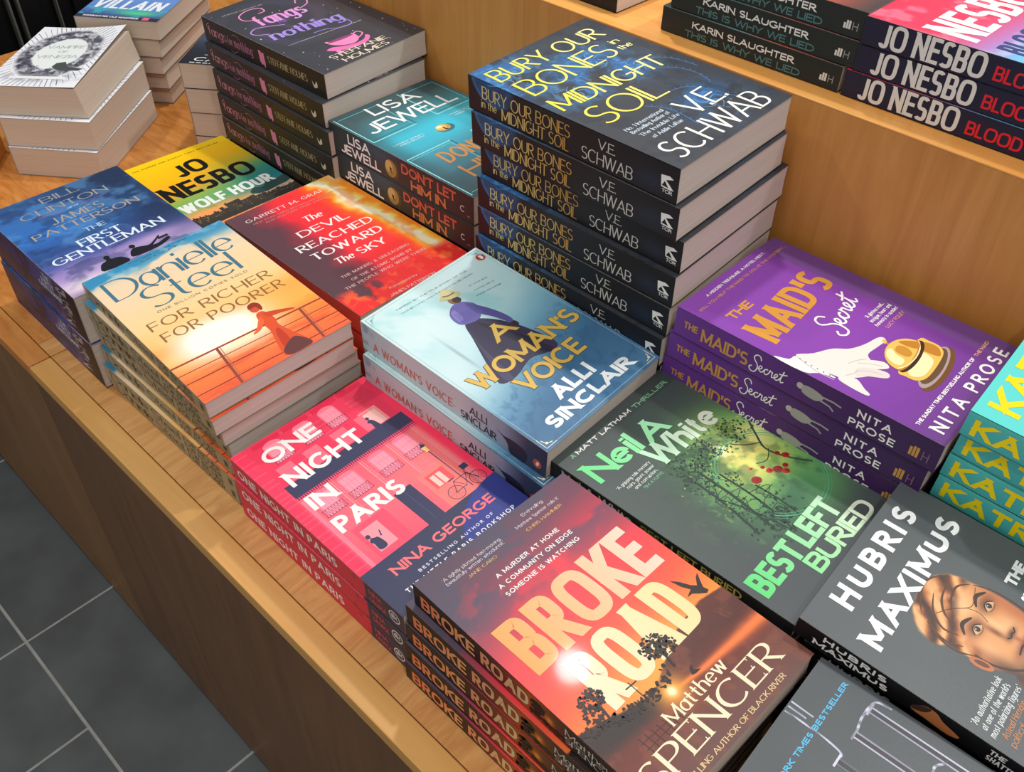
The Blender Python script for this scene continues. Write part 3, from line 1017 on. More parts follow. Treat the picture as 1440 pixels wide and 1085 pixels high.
def d_mist(F, S, W, H, T):
    def art(U, V):
        n = fbm(U, V, 40, 6)
        x = V + .35 * (U - 60) + 16 * (n - .5)
        c = ramp(x, [(-20, (206, 234, 232)), (40, (208, 236, 238)), (95, (182, 222, 230)), (125, (132, 186, 208)), (155, (86, 140, 176)), (190, (66, 112, 152)), (260, (84, 132, 170))])
        c = mixc(c, rgb(150, 214, 220), sstep(.5, .68, fbm(U - V * .4, V * .6, 34, 25)) * sstep(120, 60, V) * .7)
        c = mixc(c, rgb(216, 236, 238), blob(U, V, 10, 120, 34, 40) * .8)
        c = mixc(c, rgb(228, 244, 244), blob(U, V, 40, 60, 40, 50) * .5)
        c = mixc(c, rgb(58, 100, 138), sstep(.52, .66, fbm(U * 1.6 + V, V - U * .5, 9, 61)) * sstep(128, 160, x) * .45)
        c = mixc(c, rgb(120, 140, 150), np.exp(-((U - 32) / 1.6) ** 2 - ((V - 98) / 24) ** 2) * .5)
        return c
    cr = rgb(226, 238, 236)
    for a in (3.2,):
        for p, q in (((a, a), (W - a, a)), ((W - a, a), (W - a, H - a)), ((W - a, H - a), (a, H - a)), ((a, H - a), (a, a))):
            F.line([p, q], .45, rgb(176, 200, 204), 3)
    for cx, cy, sx, sy in ((3.2, 3.2, 1, 1), (W - 3.2, 3.2, -1, 1), (W - 3.2, H - 3.2, -1, -1), (3.2, H - 3.2, 1, -1)):
        cc = rgb(150, 176, 184) if cy < 100 else rgb(232, 230, 206)
        F.line([(cx, cy + sy * 12), (cx, cy), (cx + sx * 12, cy)], .8, cc, 4)
        F.line([(cx + sx * 2, cy + sy * 9), (cx + sx * 4, cy + sy * 4), (cx + sx * 9, cy + sy * 2)], .9, cc, 4, 4)
        F.ell(cx + sx * 4, cy + sy * 4, 1.4, 1.4, cc, 4, n=10)
    F.ell(144, 14.5, 5, 5, rgb(190, 66, 52), 4)
    F.poly([(143.2, 11.4), (145.4, 11.6), (146.4, 14), (145.6, 17), (144, 18), (142.6, 16.4), (143, 14)], rgb(246, 240, 232), 5, 3)
    g = rgb(120, 140, 146)
    F.lines([('INSPIRED BY THE TRUE STORY OF THE', 33, 14, 86), ('WOMEN WHO WON THE RIGHT TO BE HEARD', 33, 21, 88)], 1.8, .24, g, ang=4)
    F.lines([("'A vivid and", 104, 38, 22), ('moving tale of', 103, 46, 25), ('strength and courage.', 99, 53, 30)], 2, .26, g, ang=8)
    # the walking woman
    sk = rgb(62, 58, 84)
    F.poly([(70, 72), (78, 76), (90, 92), (99, 116), (104, 146), (96, 154), (84, 150), (70, 146), (46, 152), (30, 147), (40, 122), (54, 92), (62, 74)], sk, 4, 4)
    F.poly([(72, 80), (80, 92), (90, 122), (96, 152), (88, 150), (78, 118)], rgb(50, 46, 68), 5, 4)
    F.poly([(60, 80), (52, 106), (44, 150), (36, 146), (46, 116)], rgb(78, 74, 104), 5, 4)
    pu = rgb(112, 104, 178)
    F.poly([(74, 46), (83, 48), (90, 58), (88, 68), (80, 76), (70, 76), (60, 70), (60, 58), (66, 50)], pu, 6, 4)
    F.poly([(84, 52), (92, 66), (98, 84), (99, 99), (94, 100), (89, 84), (82, 68)], rgb(96, 90, 158), 7, 4)
    F.poly([(64, 54), (70, 52), (68, 66), (62, 66)], rgb(140, 132, 202), 7, 4)
    for k in range(9):
        F.line([(66 + k * 2.4, 56 + k), (64 + k * 2.5, 72)], .5, rgb(86, 80, 146), 8)
    F.ell(96.6, 104, 2.6, 4.6, rgb(60, 50, 60), 6, -8)
    F.ell(80, 41, 5.6, 6.2, rgb(150, 110, 84), 6)
    F.ell(82, 43, 4.4, 4.6, rgb(74, 54, 44), 7)
    F.poly([(70, 33), (76, 29), (86, 31), (92, 37), (88, 40), (78, 38)], rgb(214, 204, 150), 8, 4)
    F.poly([(75, 31), (78, 24), (86, 25), (89, 33), (84, 35)], rgb(226, 216, 164), 9, 4)
    F.line([(75.5, 30.5), (81, 33.5), (88, 33.6)], 1.6, rgb(120, 110, 70), 10)
    go, dk = rgb(224, 186, 92), rgb(104, 84, 44)
    for txt, u, v, w, cap in (("A", 66, 112, 27, 21), ("WOMAN'S", 12, 143.4, 133.5, 20.3), ('VOICE', 38.5, 173.4, 79, 20.3)):
        F.text(txt, u - .5, v + .5, w + 1, cap + 1, 5.2, dk, th=4.6, layer=10, track=-.02)
        F.text(txt, u, v, w, cap, 4.2, go, th=3.6, layer=12, track=.02)
    wt = rgb(242, 248, 248)
    F.text('ALLI', 52, 198, 48.5, 16.2, 4.2, wt, th=3.8, layer=8, track=.08)
    F.text('SINCLAIR', 22.5, 217, 109, 14.4, 4.0, wt, th=3.6, layer=8, track=.07)

    def sart(U, V):
        c = ramp(U, [(0, (176, 204, 212)), (60, (206, 214, 218)), (130, (200, 206, 214)), (180, (140, 160, 184)), (206, (60, 70, 96)), (232, (46, 56, 80))])
        return mixc(c, rgb(120, 150, 170), sstep(.5, .7, fbm(U, V, 8, 4)) * sstep(24, 6, U) * .7)
    S.text("A WOMAN'S VOICE", 15, T * .82, 104, T * .32, 1.35, rgb(196, 112, 92), track=.1)
    S.line([(119, T * .7), (123, T * .7)], .8, rgb(196, 140, 120), 4)
    S.text('ALLI', 140, T * .56, 21, T * .27, 1.3, rgb(44, 48, 60), track=.08)
    S.text('SINCLAIR', 129, T * .9, 43, T * .27, 1.3, rgb(44, 48, 60), track=.05)
    S.poly([(172, T * .42), (180, T * .5), (192, T * .45), (206, T * .55), (204, T * .98), (188, T * .98), (184, T * .65)], rgb(42, 40, 60), 4, 3)
    S.ell(218, T * .66, 4.6, 5.2, rgb(196, 88, 60), 4)
    S.ell(218.4, T * .66, 1.6, 3.2, rgb(240, 226, 214), 5, 20)
    return art, sart, (120, 160, 184)


def d_paris(F, S, W, H, T):
    def art(U, V):
        c = ramp(V, [(0, (242, 58, 92)), (62, (236, 56, 92)), (84, (255, 96, 116)), (130, (255, 112, 128)), (180, (255, 92, 116))])
        c = mixc(c, rgb(255, 132, 128), sstep(84, 92, V) * sstep(60, 140, U) * .7)
        edge = sstep(15, 9, U) + sstep(W - 12, W - 6, U)
        c = mixc(c, rgb(255, 58, 96), edge)
        brick = (np.mod(V, 6) < .9) & (np.mod(U, 38) < 14)
        return mixc(c, rgb(255, 160, 172), brick * .25)
    lp, mp, rd = rgb(255, 156, 176), rgb(255, 126, 150), rgb(232, 40, 80)
    nv = rgb(58, 60, 92)

    def window(u, v, w, h, arch=True):
        if arch:
            F.ell(u + w / 2, v + 3, w / 2 + 1.6, 6, mp, 3, a0=180, a1=360)
        F.rect(u - 1.6, v + 2, u + w + 1.6, v + h, mp, 3)
        F.rect(u, v + 2, u + w, v + h, lp, 4)
        for k in (1, 2, 3):
            F.line([(u + w * k / 4, v + 2), (u + w * k / 4, v + h)], .35, mp, 5)
        F.line([(u, v + h * .35), (u + w, v + h * .35)], .5, mp, 5)
        gr = rgb(150, 50, 84)
        y0, y1 = v + h - 9, v + h
        F.line([(u - 2.5, y0), (u + w + 2.5, y0)], .5, gr, 5)
        F.line([(u - 2.5, y1), (u + w + 2.5, y1)], .5, gr, 5)
        n = 7
        for k in range(n + 1):
            x = u - 2.5 + (w + 5) * k / n
            F.line([(x, y0), (x, y1)], .3, gr, 5)
            if k < n:
                F.line([(x, y0), (x + (w + 5) / n, y1)], .25, gr, 5)
                F.line([(x, y1), (x + (w + 5) / n, y0)], .25, gr, 5)
    for u, v in ((24, 4), (56, 4), (88, 4), (118, 4)):
        F.rect(u - 4, v - 2, u + 24, v + 4, rd, 3)
    for u in (28, 60, 88):
        window(u, 10, 15, 26)
    F.rect(112, 38, 132, 62, rgb(255, 150, 150), 3)
    F.rect(115, 42, 129, 62, rgb(255, 196, 190), 4)
    for u in (20, 48, 78, 106):
        F.rect(u, 40, u + 16, 62, rgb(255, 110, 132), 3)
    for u, v in ((22, 88), (50, 88), (84, 88), (112, 88)):
        window(u, v, 16, 28)
    for u in (44, 76, 106, 136):
        F.rect(u, 84, u + 1.2, 181, rgb(255, 150, 160), 3)
        F.rect(u + 2.6, 84, u + 3.2, 181, rgb(255, 150, 160), 3)
    F.rect(13, 63, 144, 80, nv, 5)
    for k in range(58):
        x = 14 + k * 2.25
        F.rect(x, 80, x + 1.1, 83.5, rgb(120, 40, 90), 5)
    F.line([(13, 85), (144, 85)], .6, rgb(200, 60, 100), 4)
    F.rect(73, 136, 91, 181, nv, 5)
    F.line([(82, 136), (82, 181)], .5, rgb(84, 86, 120), 6)
    F.rect(99, 134, 132, 181, rgb(255, 130, 124), 3)
    F.rect(104, 140, 124, 158, rgb(250, 90, 96), 4)
    for x in (107, 113.6):
        F.rect(x, 143, x + 5, 157, rgb(255, 206, 196), 5)
    F.rect(24, 140, 58, 181, rgb(250, 84, 112), 3)
    F.rect(28, 146, 46, 174, rgb(255, 156, 168), 4)
    F.poly([(13, 84), (17, 84), (17, 181), (13, 181)], rgb(255, 130, 150), 3)
    # seated reader in the window, person on the balcony
    F.poly([(29, 172), (29, 164), (27.6, 161), (30, 157.6), (33, 159), (36, 161), (36.6, 172)], nv, 6, 3)
    F.ell(29.6, 155, 2, 2.4, nv, 6)
    F.poly([(38, 161), (40.4, 155), (41.2, 155.6), (39.2, 161.6)], nv, 6)
    F.poly([(114, 63), (114.6, 56), (112.6, 53), (115.6, 50.4), (118, 52), (119.4, 56), (120, 63)], nv, 6, 3)
    F.ell(115.8, 48.2, 1.7, 2.1, nv, 6)
    # lamp and bicycle
    F.line([(128, 118), (128, 176)], .9, nv, 6)
    F.poly([(125.4, 112), (130.6, 112), (129.6, 119), (126.4, 119)], rgb(255, 220, 130), 6)
    F.poly([(124.6, 112), (131.4, 112), (128, 107)], nv, 7)
    for cx in (113, 138):
        for k in range(24):
            a, b = k * math.pi / 12, (k + 1) * math.pi / 12
            F.line([(cx + 7.6 * math.cos(a), 172 + 7.6 * math.sin(a)), (cx + 7.6 * math.cos(b), 172 + 7.6 * math.sin(b))], .6, nv, 6)
        for k in range(4):
            a = k * math.pi / 4
            F.line([(cx - 7 * math.cos(a), 172 - 7 * math.sin(a)), (cx + 7 * math.cos(a), 172 + 7 * math.sin(a))], .18, nv, 6)
    F.line([(113, 172), (119, 161), (133, 161), (138, 172), (133, 159), (136, 157)], .7, nv, 7)
    F.line([(119, 161), (125, 172), (133, 161)], .7, nv, 7)
    F.line([(113, 172), (125, 172)], .7, nv, 7)
    F.line([(116, 158), (122, 158)], 1.2, nv, 7)
    F.rect(134, 151, 141, 157, nv, 7)
    F.rect(0, 181, W, H, nv, 4)
    F.ell(150, 236, 72, 58, rgb(52, 62, 142), 5, n=48, a0=180, a1=270)
    F.poly([(78, H), (150, 178), (W, 178), (W, H)], rgb(52, 62, 142), 5)
    wt = rgb(250, 246, 242)
    kw = dict(layer=9, track=.1)
    F.text('ONE', 19, 32.6, 58.5, 18, 3.9, wt, th=3.6, ang=-1, **kw)
    F.text('NIGHT', 19, 68.4, 81.5, 19.4, 4.2, wt, th=3.8, ang=-.6, **kw)
    F.text('IN', 16.5, 102, 26, 18, 4.4, wt, th=3.8, ang=1, **kw)
    F.text('PARIS', 17.5, 137.6, 69, 18.4, 4.3, wt, th=3.9, ang=1.5, **kw)
    F.text('NINA GEORGE', 21, 200.8, 110, 9.8, 2.0, rgb(255, 120, 126), track=.1, layer=8)
    F.text('BESTSELLING AUTHOR OF', 36.5, 211.2, 81.5, 3, .6, rgb(226, 226, 240), track=.5, layer=8)
    F.text('THE LITTLE PARIS BOOKSHOP', 17, 219.6, 119, 4.4, .8, rgb(246, 246, 246), track=.4, layer=8)

    def sart(U, V):
        c = ramp(U, [(0, (226, 44, 78)), (185, (222, 40, 74)), (185.6, (50, 50, 74)), (235, (46, 48, 70))])
        return mixc(c, rgb(150, 30, 60), sstep(.55, .7, fbm(U, V, 5, 3)) * sstep(162, 170, U) * (U < 185) * .7)
    S.text('ONE NIGHT IN PARIS', 8, T * .74, 142, T * .46, 2.1, rgb(255, 232, 226), track=.12)
    S.text('NINA', 191, T * .46, 16, T * .26, .8, rgb(224, 82, 96))
    S.text('GEORGE', 191, T * .84, 20, T * .26, .8, rgb(224, 82, 96))
    S.ell(221, T * .5, 6.6, T * .3, rgb(226, 226, 224), 4)
    S.ell(221, T * .5, 5.6, T * .24, rgb(50, 50, 74), 5)
    S.text('abc', 217, T * .6, 8, T * .3, .8, rgb(226, 226, 224), layer=6)
    return art, sart, (220, 50, 90)


def d_forest(F, S, W, H, T):
    def art(U, V):
        n = fbm(U, V, 30, 5)
        c = ramp(V, [(0, (66, 76, 74)), (60, (68, 80, 78)), (120, (64, 80, 74)), (180, (70, 78, 80)), (235, (78, 84, 88))])
        e = np.clip(blob(U, V, 112, 124, 50, 58, 10, 3.0) * 1.25, 0, 1)
        e = e * (0.65 + .7 * (n - .2))
        c = mixc(c, rgb(92, 164, 96), np.clip(e * 1.5, 0, 1) * .95)
        c = mixc(c, rgb(190, 208, 96), np.clip(blob(U, V, 116, 122, 34, 40) * (.6 + n), 0, 1) * .95)
        c = mixc(c, rgb(250, 242, 130), np.clip(blob(U, V, 116, 114, 27, 32) * (.7 + n), 0, 1))
        c = mixc(c, rgb(112, 186, 108), np.clip(blob(U, V, 120, 166, 34, 20) * (.5 + n), 0, 1) * .85)
        c = mixc(c, rgb(44, 78, 58), np.clip(blob(U, V, 84, 90, 34, 18) * 1.1, 0, 1) * sstep(.35, .55, fbm(U, V, 9, 45)) * .8)
        c = mixc(c, rgb(244, 244, 160), blob(U, V, 142, 108, 11, 12) * .95)
        c = mixc(c, rgb(252, 250, 220), blob(U, V, 104, 98, 6, 7) * .9)
        c = mixc(c, rgb(90, 150, 80), sstep(.5, .66, fbm(U, V, 12, 72)) * e * .6)
        c = mixc(c, rgb(38, 62, 52), sstep(.5, .62, fbm(U, V, 13, 15)) * sstep(60, 90, V) * sstep(190, 150, V) * sstep(20, 60, U) * .35)
        c = mixc(c, rgb(52, 92, 74), blob(U, V, 96, 172, 40, 18) * .7)
        c = mixc(c, rgb(120, 170, 96), sstep(.6, .72, fbm(U, V, 7, 90)) * blob(U, V, 62, 150, 26, 30) * .8)
        return c
    dk = rgb(34, 56, 48)
    r = random.Random(12)
    for k in range(230):
        cx, cy = r.uniform(54, 104) , r.uniform(76, 102)
        F.ell(cx, cy, r.uniform(.6, 2.0), r.uniform(.5, 1.3), rgb(*r.choice(((36, 62, 48), (46, 78, 56), (64, 104, 66), (30, 50, 44)))), 4, r.uniform(0, 180), 6)
    for k in range(120):
        cx, cy = r.gauss(76, 12), r.gauss(172, 8)
        F.ell(cx, cy, r.uniform(.8, 2.4), r.uniform(.6, 1.5), rgb(*r.choice(((34, 52, 46), (40, 66, 54), (48, 80, 62)))), 3, r.uniform(0, 180), 6)
    for k in range(40):
        F.ell(r.gauss(60, 10), r.gauss(128, 16), r.uniform(.4, 1.2), r.uniform(.3, .8), rgb(*r.choice(((150, 180, 80), (90, 140, 80), (200, 210, 110)))), 4, r.uniform(0, 180), 6)
    for k in range(150):
        a, d = r.uniform(0, 6.28), math.sqrt(r.random())
        cx, cy = 112 + 46 * d * math.cos(a), 92 + 16 * d * math.sin(a)
        F.ell(cx, cy, r.uniform(.6, 1.8), r.uniform(.5, 1.2), rgb(*r.choice(((60, 110, 66), (96, 150, 70), (44, 84, 60), (180, 200, 90)))), 4, r.uniform(0, 180), 6)
    for x0, y0, x1, y1, w in ((64, 176, 72, 98, 2.6), (76, 180, 82, 112, 1.9), (52, 170, 62, 96, 2.2), (88, 190, 92, 140, 1.6), (72, 182, 60, 128, 1.4)):
        F.line([(x0, y0), ((x0 + x1) / 2 + 2, (y0 + y1) / 2), (x1, y1)], w, dk, 4, 5)
        for k in range(4):
            t = r.uniform(.2, .9)
            bx, by_ = x0 + (x1 - x0) * t, y0 + (y1 - y0) * t
            F.line([(bx, by_), (bx + r.uniform(-9, 12), by_ - r.uniform(4, 12)), (bx + r.uniform(-14, 18), by_ - r.uniform(8, 16))], .6, dk, 4, 4)
    for cx, cy, sz, n in ((66, 108, 15, 70), (84, 124, 9, 30), (74, 168, 14, 50), (96, 92, 9, 26), (130, 92, 12, 36), (60, 150, 10, 26)):
        for k in range(n):
            a, d = r.uniform(0, 6.28), sz * math.sqrt(r.random())
            F.ell(cx + d * math.cos(a), cy + d * math.sin(a), r.uniform(.5, 1.7), r.uniform(.4, 1.2), dk * r.uniform(.8, 1.5), 5, r.uniform(0, 180), 6)
    F.line([(150, 96), (140, 110), (132, 124), (136, 142), (146, 160)], 1.8, rgb(60, 84, 60), 5, 5)
    F.line([(136, 118), (124, 110), (116, 100)], 1.1, rgb(60, 84, 60), 5, 5)
    F.line([(134, 126), (122, 132), (112, 128)], .8, rgb(60, 84, 60), 5, 5)
    tc = rgb(86, 176, 130)
    for rad, w in ((42, .5), (44.5, .9), (47, .35)):
        P = [(112 + rad * math.cos(a), 142 + rad * 1.02 * math.sin(a)) for a in [math.radians(-150 + k * 7.2) for k in range(42)]]
        F.line(P, w, tc, 5)
    rd = rgb(206, 44, 34)
    for cx, cy, s in ((97, 138, 4.6), (113, 140, 3), (119, 144, 4.2), (122, 150, 3.2), (112, 134, 2), (127, 146, 2.6), (137, 140, 3.4), (134, 134, 2.4), (104, 128, 1.4)):
        F.ell(cx, cy, s, s * .85, rd * r.uniform(.75, 1.1), 6, 30, 12)
        F.ell(cx + .8, cy + .5, s * .45, s * .3, rgb(140, 26, 24), 7, 20, 8)
    F.text('A', 13.6, 15.9, 4.4, 4.2, .8, rgb(120, 200, 150))
    F.text('MATT LATHAM', 20.5, 16, 70, 4.4, .95, WHITE, track=.2)
    F.text('THRILLER', 95, 16.4, 46.5, 4.4, .8, rgb(140, 206, 160), track=.2)
    g1 = grad_u((112, 226, 140), (176, 240, 190), 8, 100)
    F.text('Neil', 8.5, 50, 57, 24, 4.9, g1, th=4.5, layer=7, ang=1, track=.03)
    F.text('A', 72, 52, 27, 23, 4.9, g1, th=4.5, layer=7, ang=1)
    F.text('White', 55.5, 74.8, 81.5, 24, 4.7, grad_u((196, 244, 206), (240, 246, 226), 56, 130), th=4.4, layer=8, ang=2, track=.02)
    F.lines([("'A gripping tale mystery", 13, 64.5, 41), ('noirs, gaunt, power', 19.5, 69.4, 34), ('and corruption...', 23.5, 74.2, 29)], 3.4, .42, rgb(226, 232, 226))
    F.text('TIM AYLIFFE', 28.5, 79.4, 24, 2.8, .4, rgb(130, 190, 150))
    F.text('BEST LEFT', 6.5, 206, 110.5, 21.2, 4.8, grad_u((96, 220, 124), (206, 244, 206), 6, 112), th=4.4, sq=2.6, layer=7, ang=-1.5, track=0.03, space=.24)
    F.text('BURIED', 51.5, 222.4, 85, 16.6, 3.5, grad_u((150, 236, 160), (240, 248, 226), 52, 132), th=3.2, sq=2.6, layer=8, track=.02)
    S.text('Neil A White', 16, T * .66, 72, T * .5, 1.6, grad_u((196, 206, 196), (206, 214, 204), 16, 88), th=1.4)
    S.text('BEST LEFT BURIED', 97, T * .66, 92, T * .46, 1.5, grad_u((120, 140, 60), (200, 180, 90), 97, 190), th=1.3)
    return art, flat((26, 26, 28)), (60, 66, 68)


def d_face(F, S, W, H, T):
    def art(U, V):
        c = np.ones(U.shape + (3,)) * rgb(86, 92, 95) + ((fbm(U, V, 60, 4) - .5) * .03)[..., None]
        wob = 5 * (fbm(U, V, 14, 8) - .5)
        head = np.sqrt(((U - 79) / 30) ** 2 + ((V - 96) / 42) ** 2) + wob / 60
        hair = np.sqrt(((U - 75) / 31) ** 2 + ((V - 73) / 22) ** 2) + wob / 26
        neck = np.sqrt(((U - 70) / 22) ** 2 + ((V - 142) / 20) ** 2)
        m = np.clip(sstep(1.03, .97, head) + sstep(1.05, .97, hair) + sstep(1.05, .95, neck), 0, 1)
        f = np.ones(U.shape + (3,)) * rgb(236, 164, 106)
        f = mixc(f, rgb(250, 196, 140), blob(U, V, 84, 78, 16, 9) + .8 * blob(U, V, 92, 108, 9, 8) + .8 * blob(U, V, 62, 106, 7, 9) + .9 * blob(U, V, 85, 98, 3, 10))
        f = mixc(f, rgb(186, 104, 62), blob(U, V, 106, 108, 11, 34) * .8 + blob(U, V, 54, 100, 8, 24) * .7)
        f = mixc(f, rgb(112, 64, 44), .95 * blob(U, V, 73, 92, 8, 5) + .95 * blob(U, V, 96, 91, 8, 5))
        f = mixc(f, rgb(92, 54, 42), .9 * blob(U, V, 85, 112.5, 6, 2.4) + .7 * blob(U, V, 79, 104, 2.2, 7))
        f = mixc(f, rgb(150, 82, 56), .8 * blob(U, V, 85, 128, 9, 2.4) + .6 * blob(U, V, 84, 117, 2, 3))
        f = mixc(f, rgb(124, 56, 44), .9 * blob(U, V, 84, 122, 12, 2.6))
        f = mixc(f, rgb(70, 52, 48), sstep(118, 142, V + .35 * (U - 60)) * sstep(86, 64, U) * .9 + blob(U, V, 56, 122, 7, 12) * .8)
        f = mixc(f, rgb(84, 66, 60), sstep(126, 138, V) * .95)
        # hair: sweeping locks
        hl = sstep(62, 74, V - .012 * (U - 84) ** 2 * -1 - 6) * 0
        hm = np.clip(sstep(1.06, .96, hair) * sstep(80, 70, V + .016 * (U - 88) ** 2 * -1 + 0.22 * (U - 80)), 0, 1)
        ph = (U - 40) * .10 + V * .17 + 7.5 * fbm(U * .8, V * .8, 24, 17)
        lock = .5 + .5 * np.sin(ph * 1.5) + .5 * (fbm(U + V, (V - U) * .3, 7, 27) - .5)
        hc = ramp(lock, [(0, (74, 48, 38)), (.3, (138, 82, 52)), (.65, (204, 130, 80)), (1, (246, 186, 126))])
        side = sstep(62, 54, U) * sstep(106, 96, V)
        hm = np.clip(np.maximum(hm, side), 0, 1)
        f = f * (1 - hm[..., None]) + hc * hm[..., None]
        return c * (1 - m[..., None]) + f * m[..., None]
    wt = rgb(246, 248, 248)
    F.text('HUBRIS', 28, 24.6, 108.5, 17.4, 4.3, wt, th=3.9, layer=7, track=.32, ang=-.2)
    F.text('MAXIMUS', 12.8, 53, 136.5, 16.8, 4.3, wt, th=3.9, layer=7, track=.22, ang=-.4)
    dk = rgb(58, 42, 38)
    for cx, cy in ((73, 94), (96, 93)):
        F.poly([(cx - 5, cy + .4), (cx - 2, cy - 2.2), (cx + 2, cy - 2.2), (cx + 5, cy + .6), (cx + 2, cy + 2), (cx - 2, cy + 2)], rgb(222, 178, 140), 3, 4)
        F.ell(cx, cy - .2, 2.1, 2.1, dk, 4)
        F.ell(cx - .7, cy - 1, .5, .5, rgb(240, 230, 220), 5, n=8)
        F.line([(cx - 5.4, cy + .4), (cx - 2, cy - 2.6), (cx + 2, cy - 2.6), (cx + 5.4, cy + .4)], .9, dk, 5, 4)
        F.line([(cx - 4, cy + 2.4), (cx, cy + 3.2), (cx + 4, cy + 2.4)], .4, rgb(130, 76, 54), 4, 4)
    F.line([(63, 89), (70, 84.6), (79, 87.6)], 2.4, dk, 5, 5, taper=lambda t: .4 + .8 * math.sin(t * 3.14))
    F.line([(89, 86.6), (97, 83), (105, 87)], 2.4, dk, 5, 5, taper=lambda t: .4 + .8 * math.sin(t * 3.14))
    F.line([(73, 122.4), (80, 121.4), (85, 122.4), (90, 121.2), (97, 121.8)], 1.1, dk, 5, 5)
    F.line([(79.6, 111.6), (82, 113.4), (85, 112.6), (88, 113.4), (91, 111.4)], .9, dk, 5, 4)
    for a in (((54, 92), (50, 82), (54, 70), (64, 62)), ((60, 86), (58, 76), (66, 66), (80, 60)), ((66, 80), (70, 72), (80, 66), (94, 64)), ((52, 100), (48, 90), (49, 78), (56, 66)), ((74, 76), (84, 71), (96, 70), (104, 76)), ((60, 60), (72, 54), (86, 52), (98, 58))):
        F.line(list(a), 1.5, rgb(92, 58, 42), 4, 6, taper=lambda t: .25 + .9 * math.sin(t * 3.14))
    F.line([(105, 78), (110, 92), (109, 112), (103, 128), (94, 138)], 1.6, rgb(92, 58, 44), 4, 6, taper=lambda t: .3 + .8 * math.sin(t * 3.14))
    F.line([(53, 100), (54, 112), (60, 124), (70, 134)], 1.6, rgb(76, 52, 44), 4, 6)
    F.ell(49.5, 106, 3.6, 8, rgb(196, 118, 74), 4, -10)
    F.ell(50, 106, 1.8, 5, rgb(110, 66, 48), 5, -10)
    F.line([(66, 68), (76, 74), (84, 82), (90, 84), (104, 80)], .45, rgb(110, 60, 44), 6, 5)
    F.line([(84, 82), (86, 90), (83, 97)], .35, rgb(110, 60, 44), 6, 4)
    q = rgb(226, 230, 230)
    F.lines([("'An authoritative look", 6, 120, 42), ("at one of the world's", 7, 126, 40), ("most polarizing figures'", 5.5, 132, 45)], 4.6, .6, q, th=.4, slant=.1)
    F.text('Astead Herndon,', 10, 138, 33, 4.6, .5, rgb(214, 140, 88), th=.35, slant=.1)
    F.text('political editor', 8, 143.6, 36, 4.6, .5, rgb(214, 140, 88), th=.35, slant=.1)
    F.text('THE', 122.5, 101, 24, 8, 2.6, wt, th=2, sq=3, track=.02)
    F.text('SHATTERING', 116, 116, 42, 9, 2.2, wt, th=1.9, sq=3, track=.02)
    S.text('HUBRIS', 20, T * .46, 45, T * .33, 1.5, WHITE, track=.3)
    S.text('MAXIMUS', 14, T * .9, 54, T * .33, 1.5, WHITE, track=.2)
    S.poly([(84, T * .8), (90, T * .25), (98, T * .2), (104, T * .45), (116, T * .7), (110, T * .95), (96, T * .9)], rgb(196, 120, 72), 4, 4)
    S.poly([(84, T * .8), (88, T * .35), (95, T * .2), (92, T * .6)], rgb(70, 50, 42), 5, 4)
    S.text('THE', 133, T * .45, 10, T * .28, .9, WHITE)
    S.text('SHATTERING', 133, T * .85, 28, T * .3, .9, WHITE)
    return art, flat((20, 20, 22)), (70, 74, 76)


def d_chrome(F, S, W, H, T):
    def art(U, V):
        return np.ones(U.shape + (3,)) * rgb(76, 82, 86) + ((fbm(U, V, 50, 8) - .5) * .04)[..., None]
    F.text('#1 NEW YORK TIMES BESTSELLER', 28, 23, 119.6, 3.7, .85, rgb(84, 186, 230), track=.16, layer=8)
    ch = lambda u, v: rgb(222, 220, 236) * (.72 + .28 * math.sin(u * 1.3 + v * .35)) + rgb(0, 6, 14) * .6
    hole = rgb(60, 56, 66)

    def bar(P, w):
        F.line(P, w, ch, 5)
        F.line(P, w * .55, hole, 6)
    for x in (112, 108):
        F.line([(x, 1), (x - .4, 17 if x > 110 else 14)], 1.3, ch, 6)
    F.line([(103.6, 1), (104, 22), (102.4, 40), (98, 42)], 1.5, ch, 6, 5)
    for x0 in (40, 70, 96, 119, 141):
        bar([(x0, 42), (x0 + .6, 150)], 5.4)
        F.line([(x0 - 5, 41.6), (x0 + 5, 41.6)], 1.5, ch, 7)
        F.line([(x0 - 5, 151), (x0 + 6, 151)], 1.5, ch, 7)
    F.line([(121, 42), (134, 40), (148, 42), (150, 52)], 1.7, ch, 6, 5)
    F.line([(121, 92), (132, 88), (140, 92), (142, 84)], 1.7, ch, 6, 5)
    F.line([(121, 150), (136, 152), (148, 148), (150, 138)], 1.7, ch, 6, 5)
    F.line([(70, 44), (96, 148)], 1.7, ch, 6)
    F.line([(74, 44), (98, 140)], 1.2, ch, 6)
    return art, flat((28, 30, 32)), (60, 64, 66)


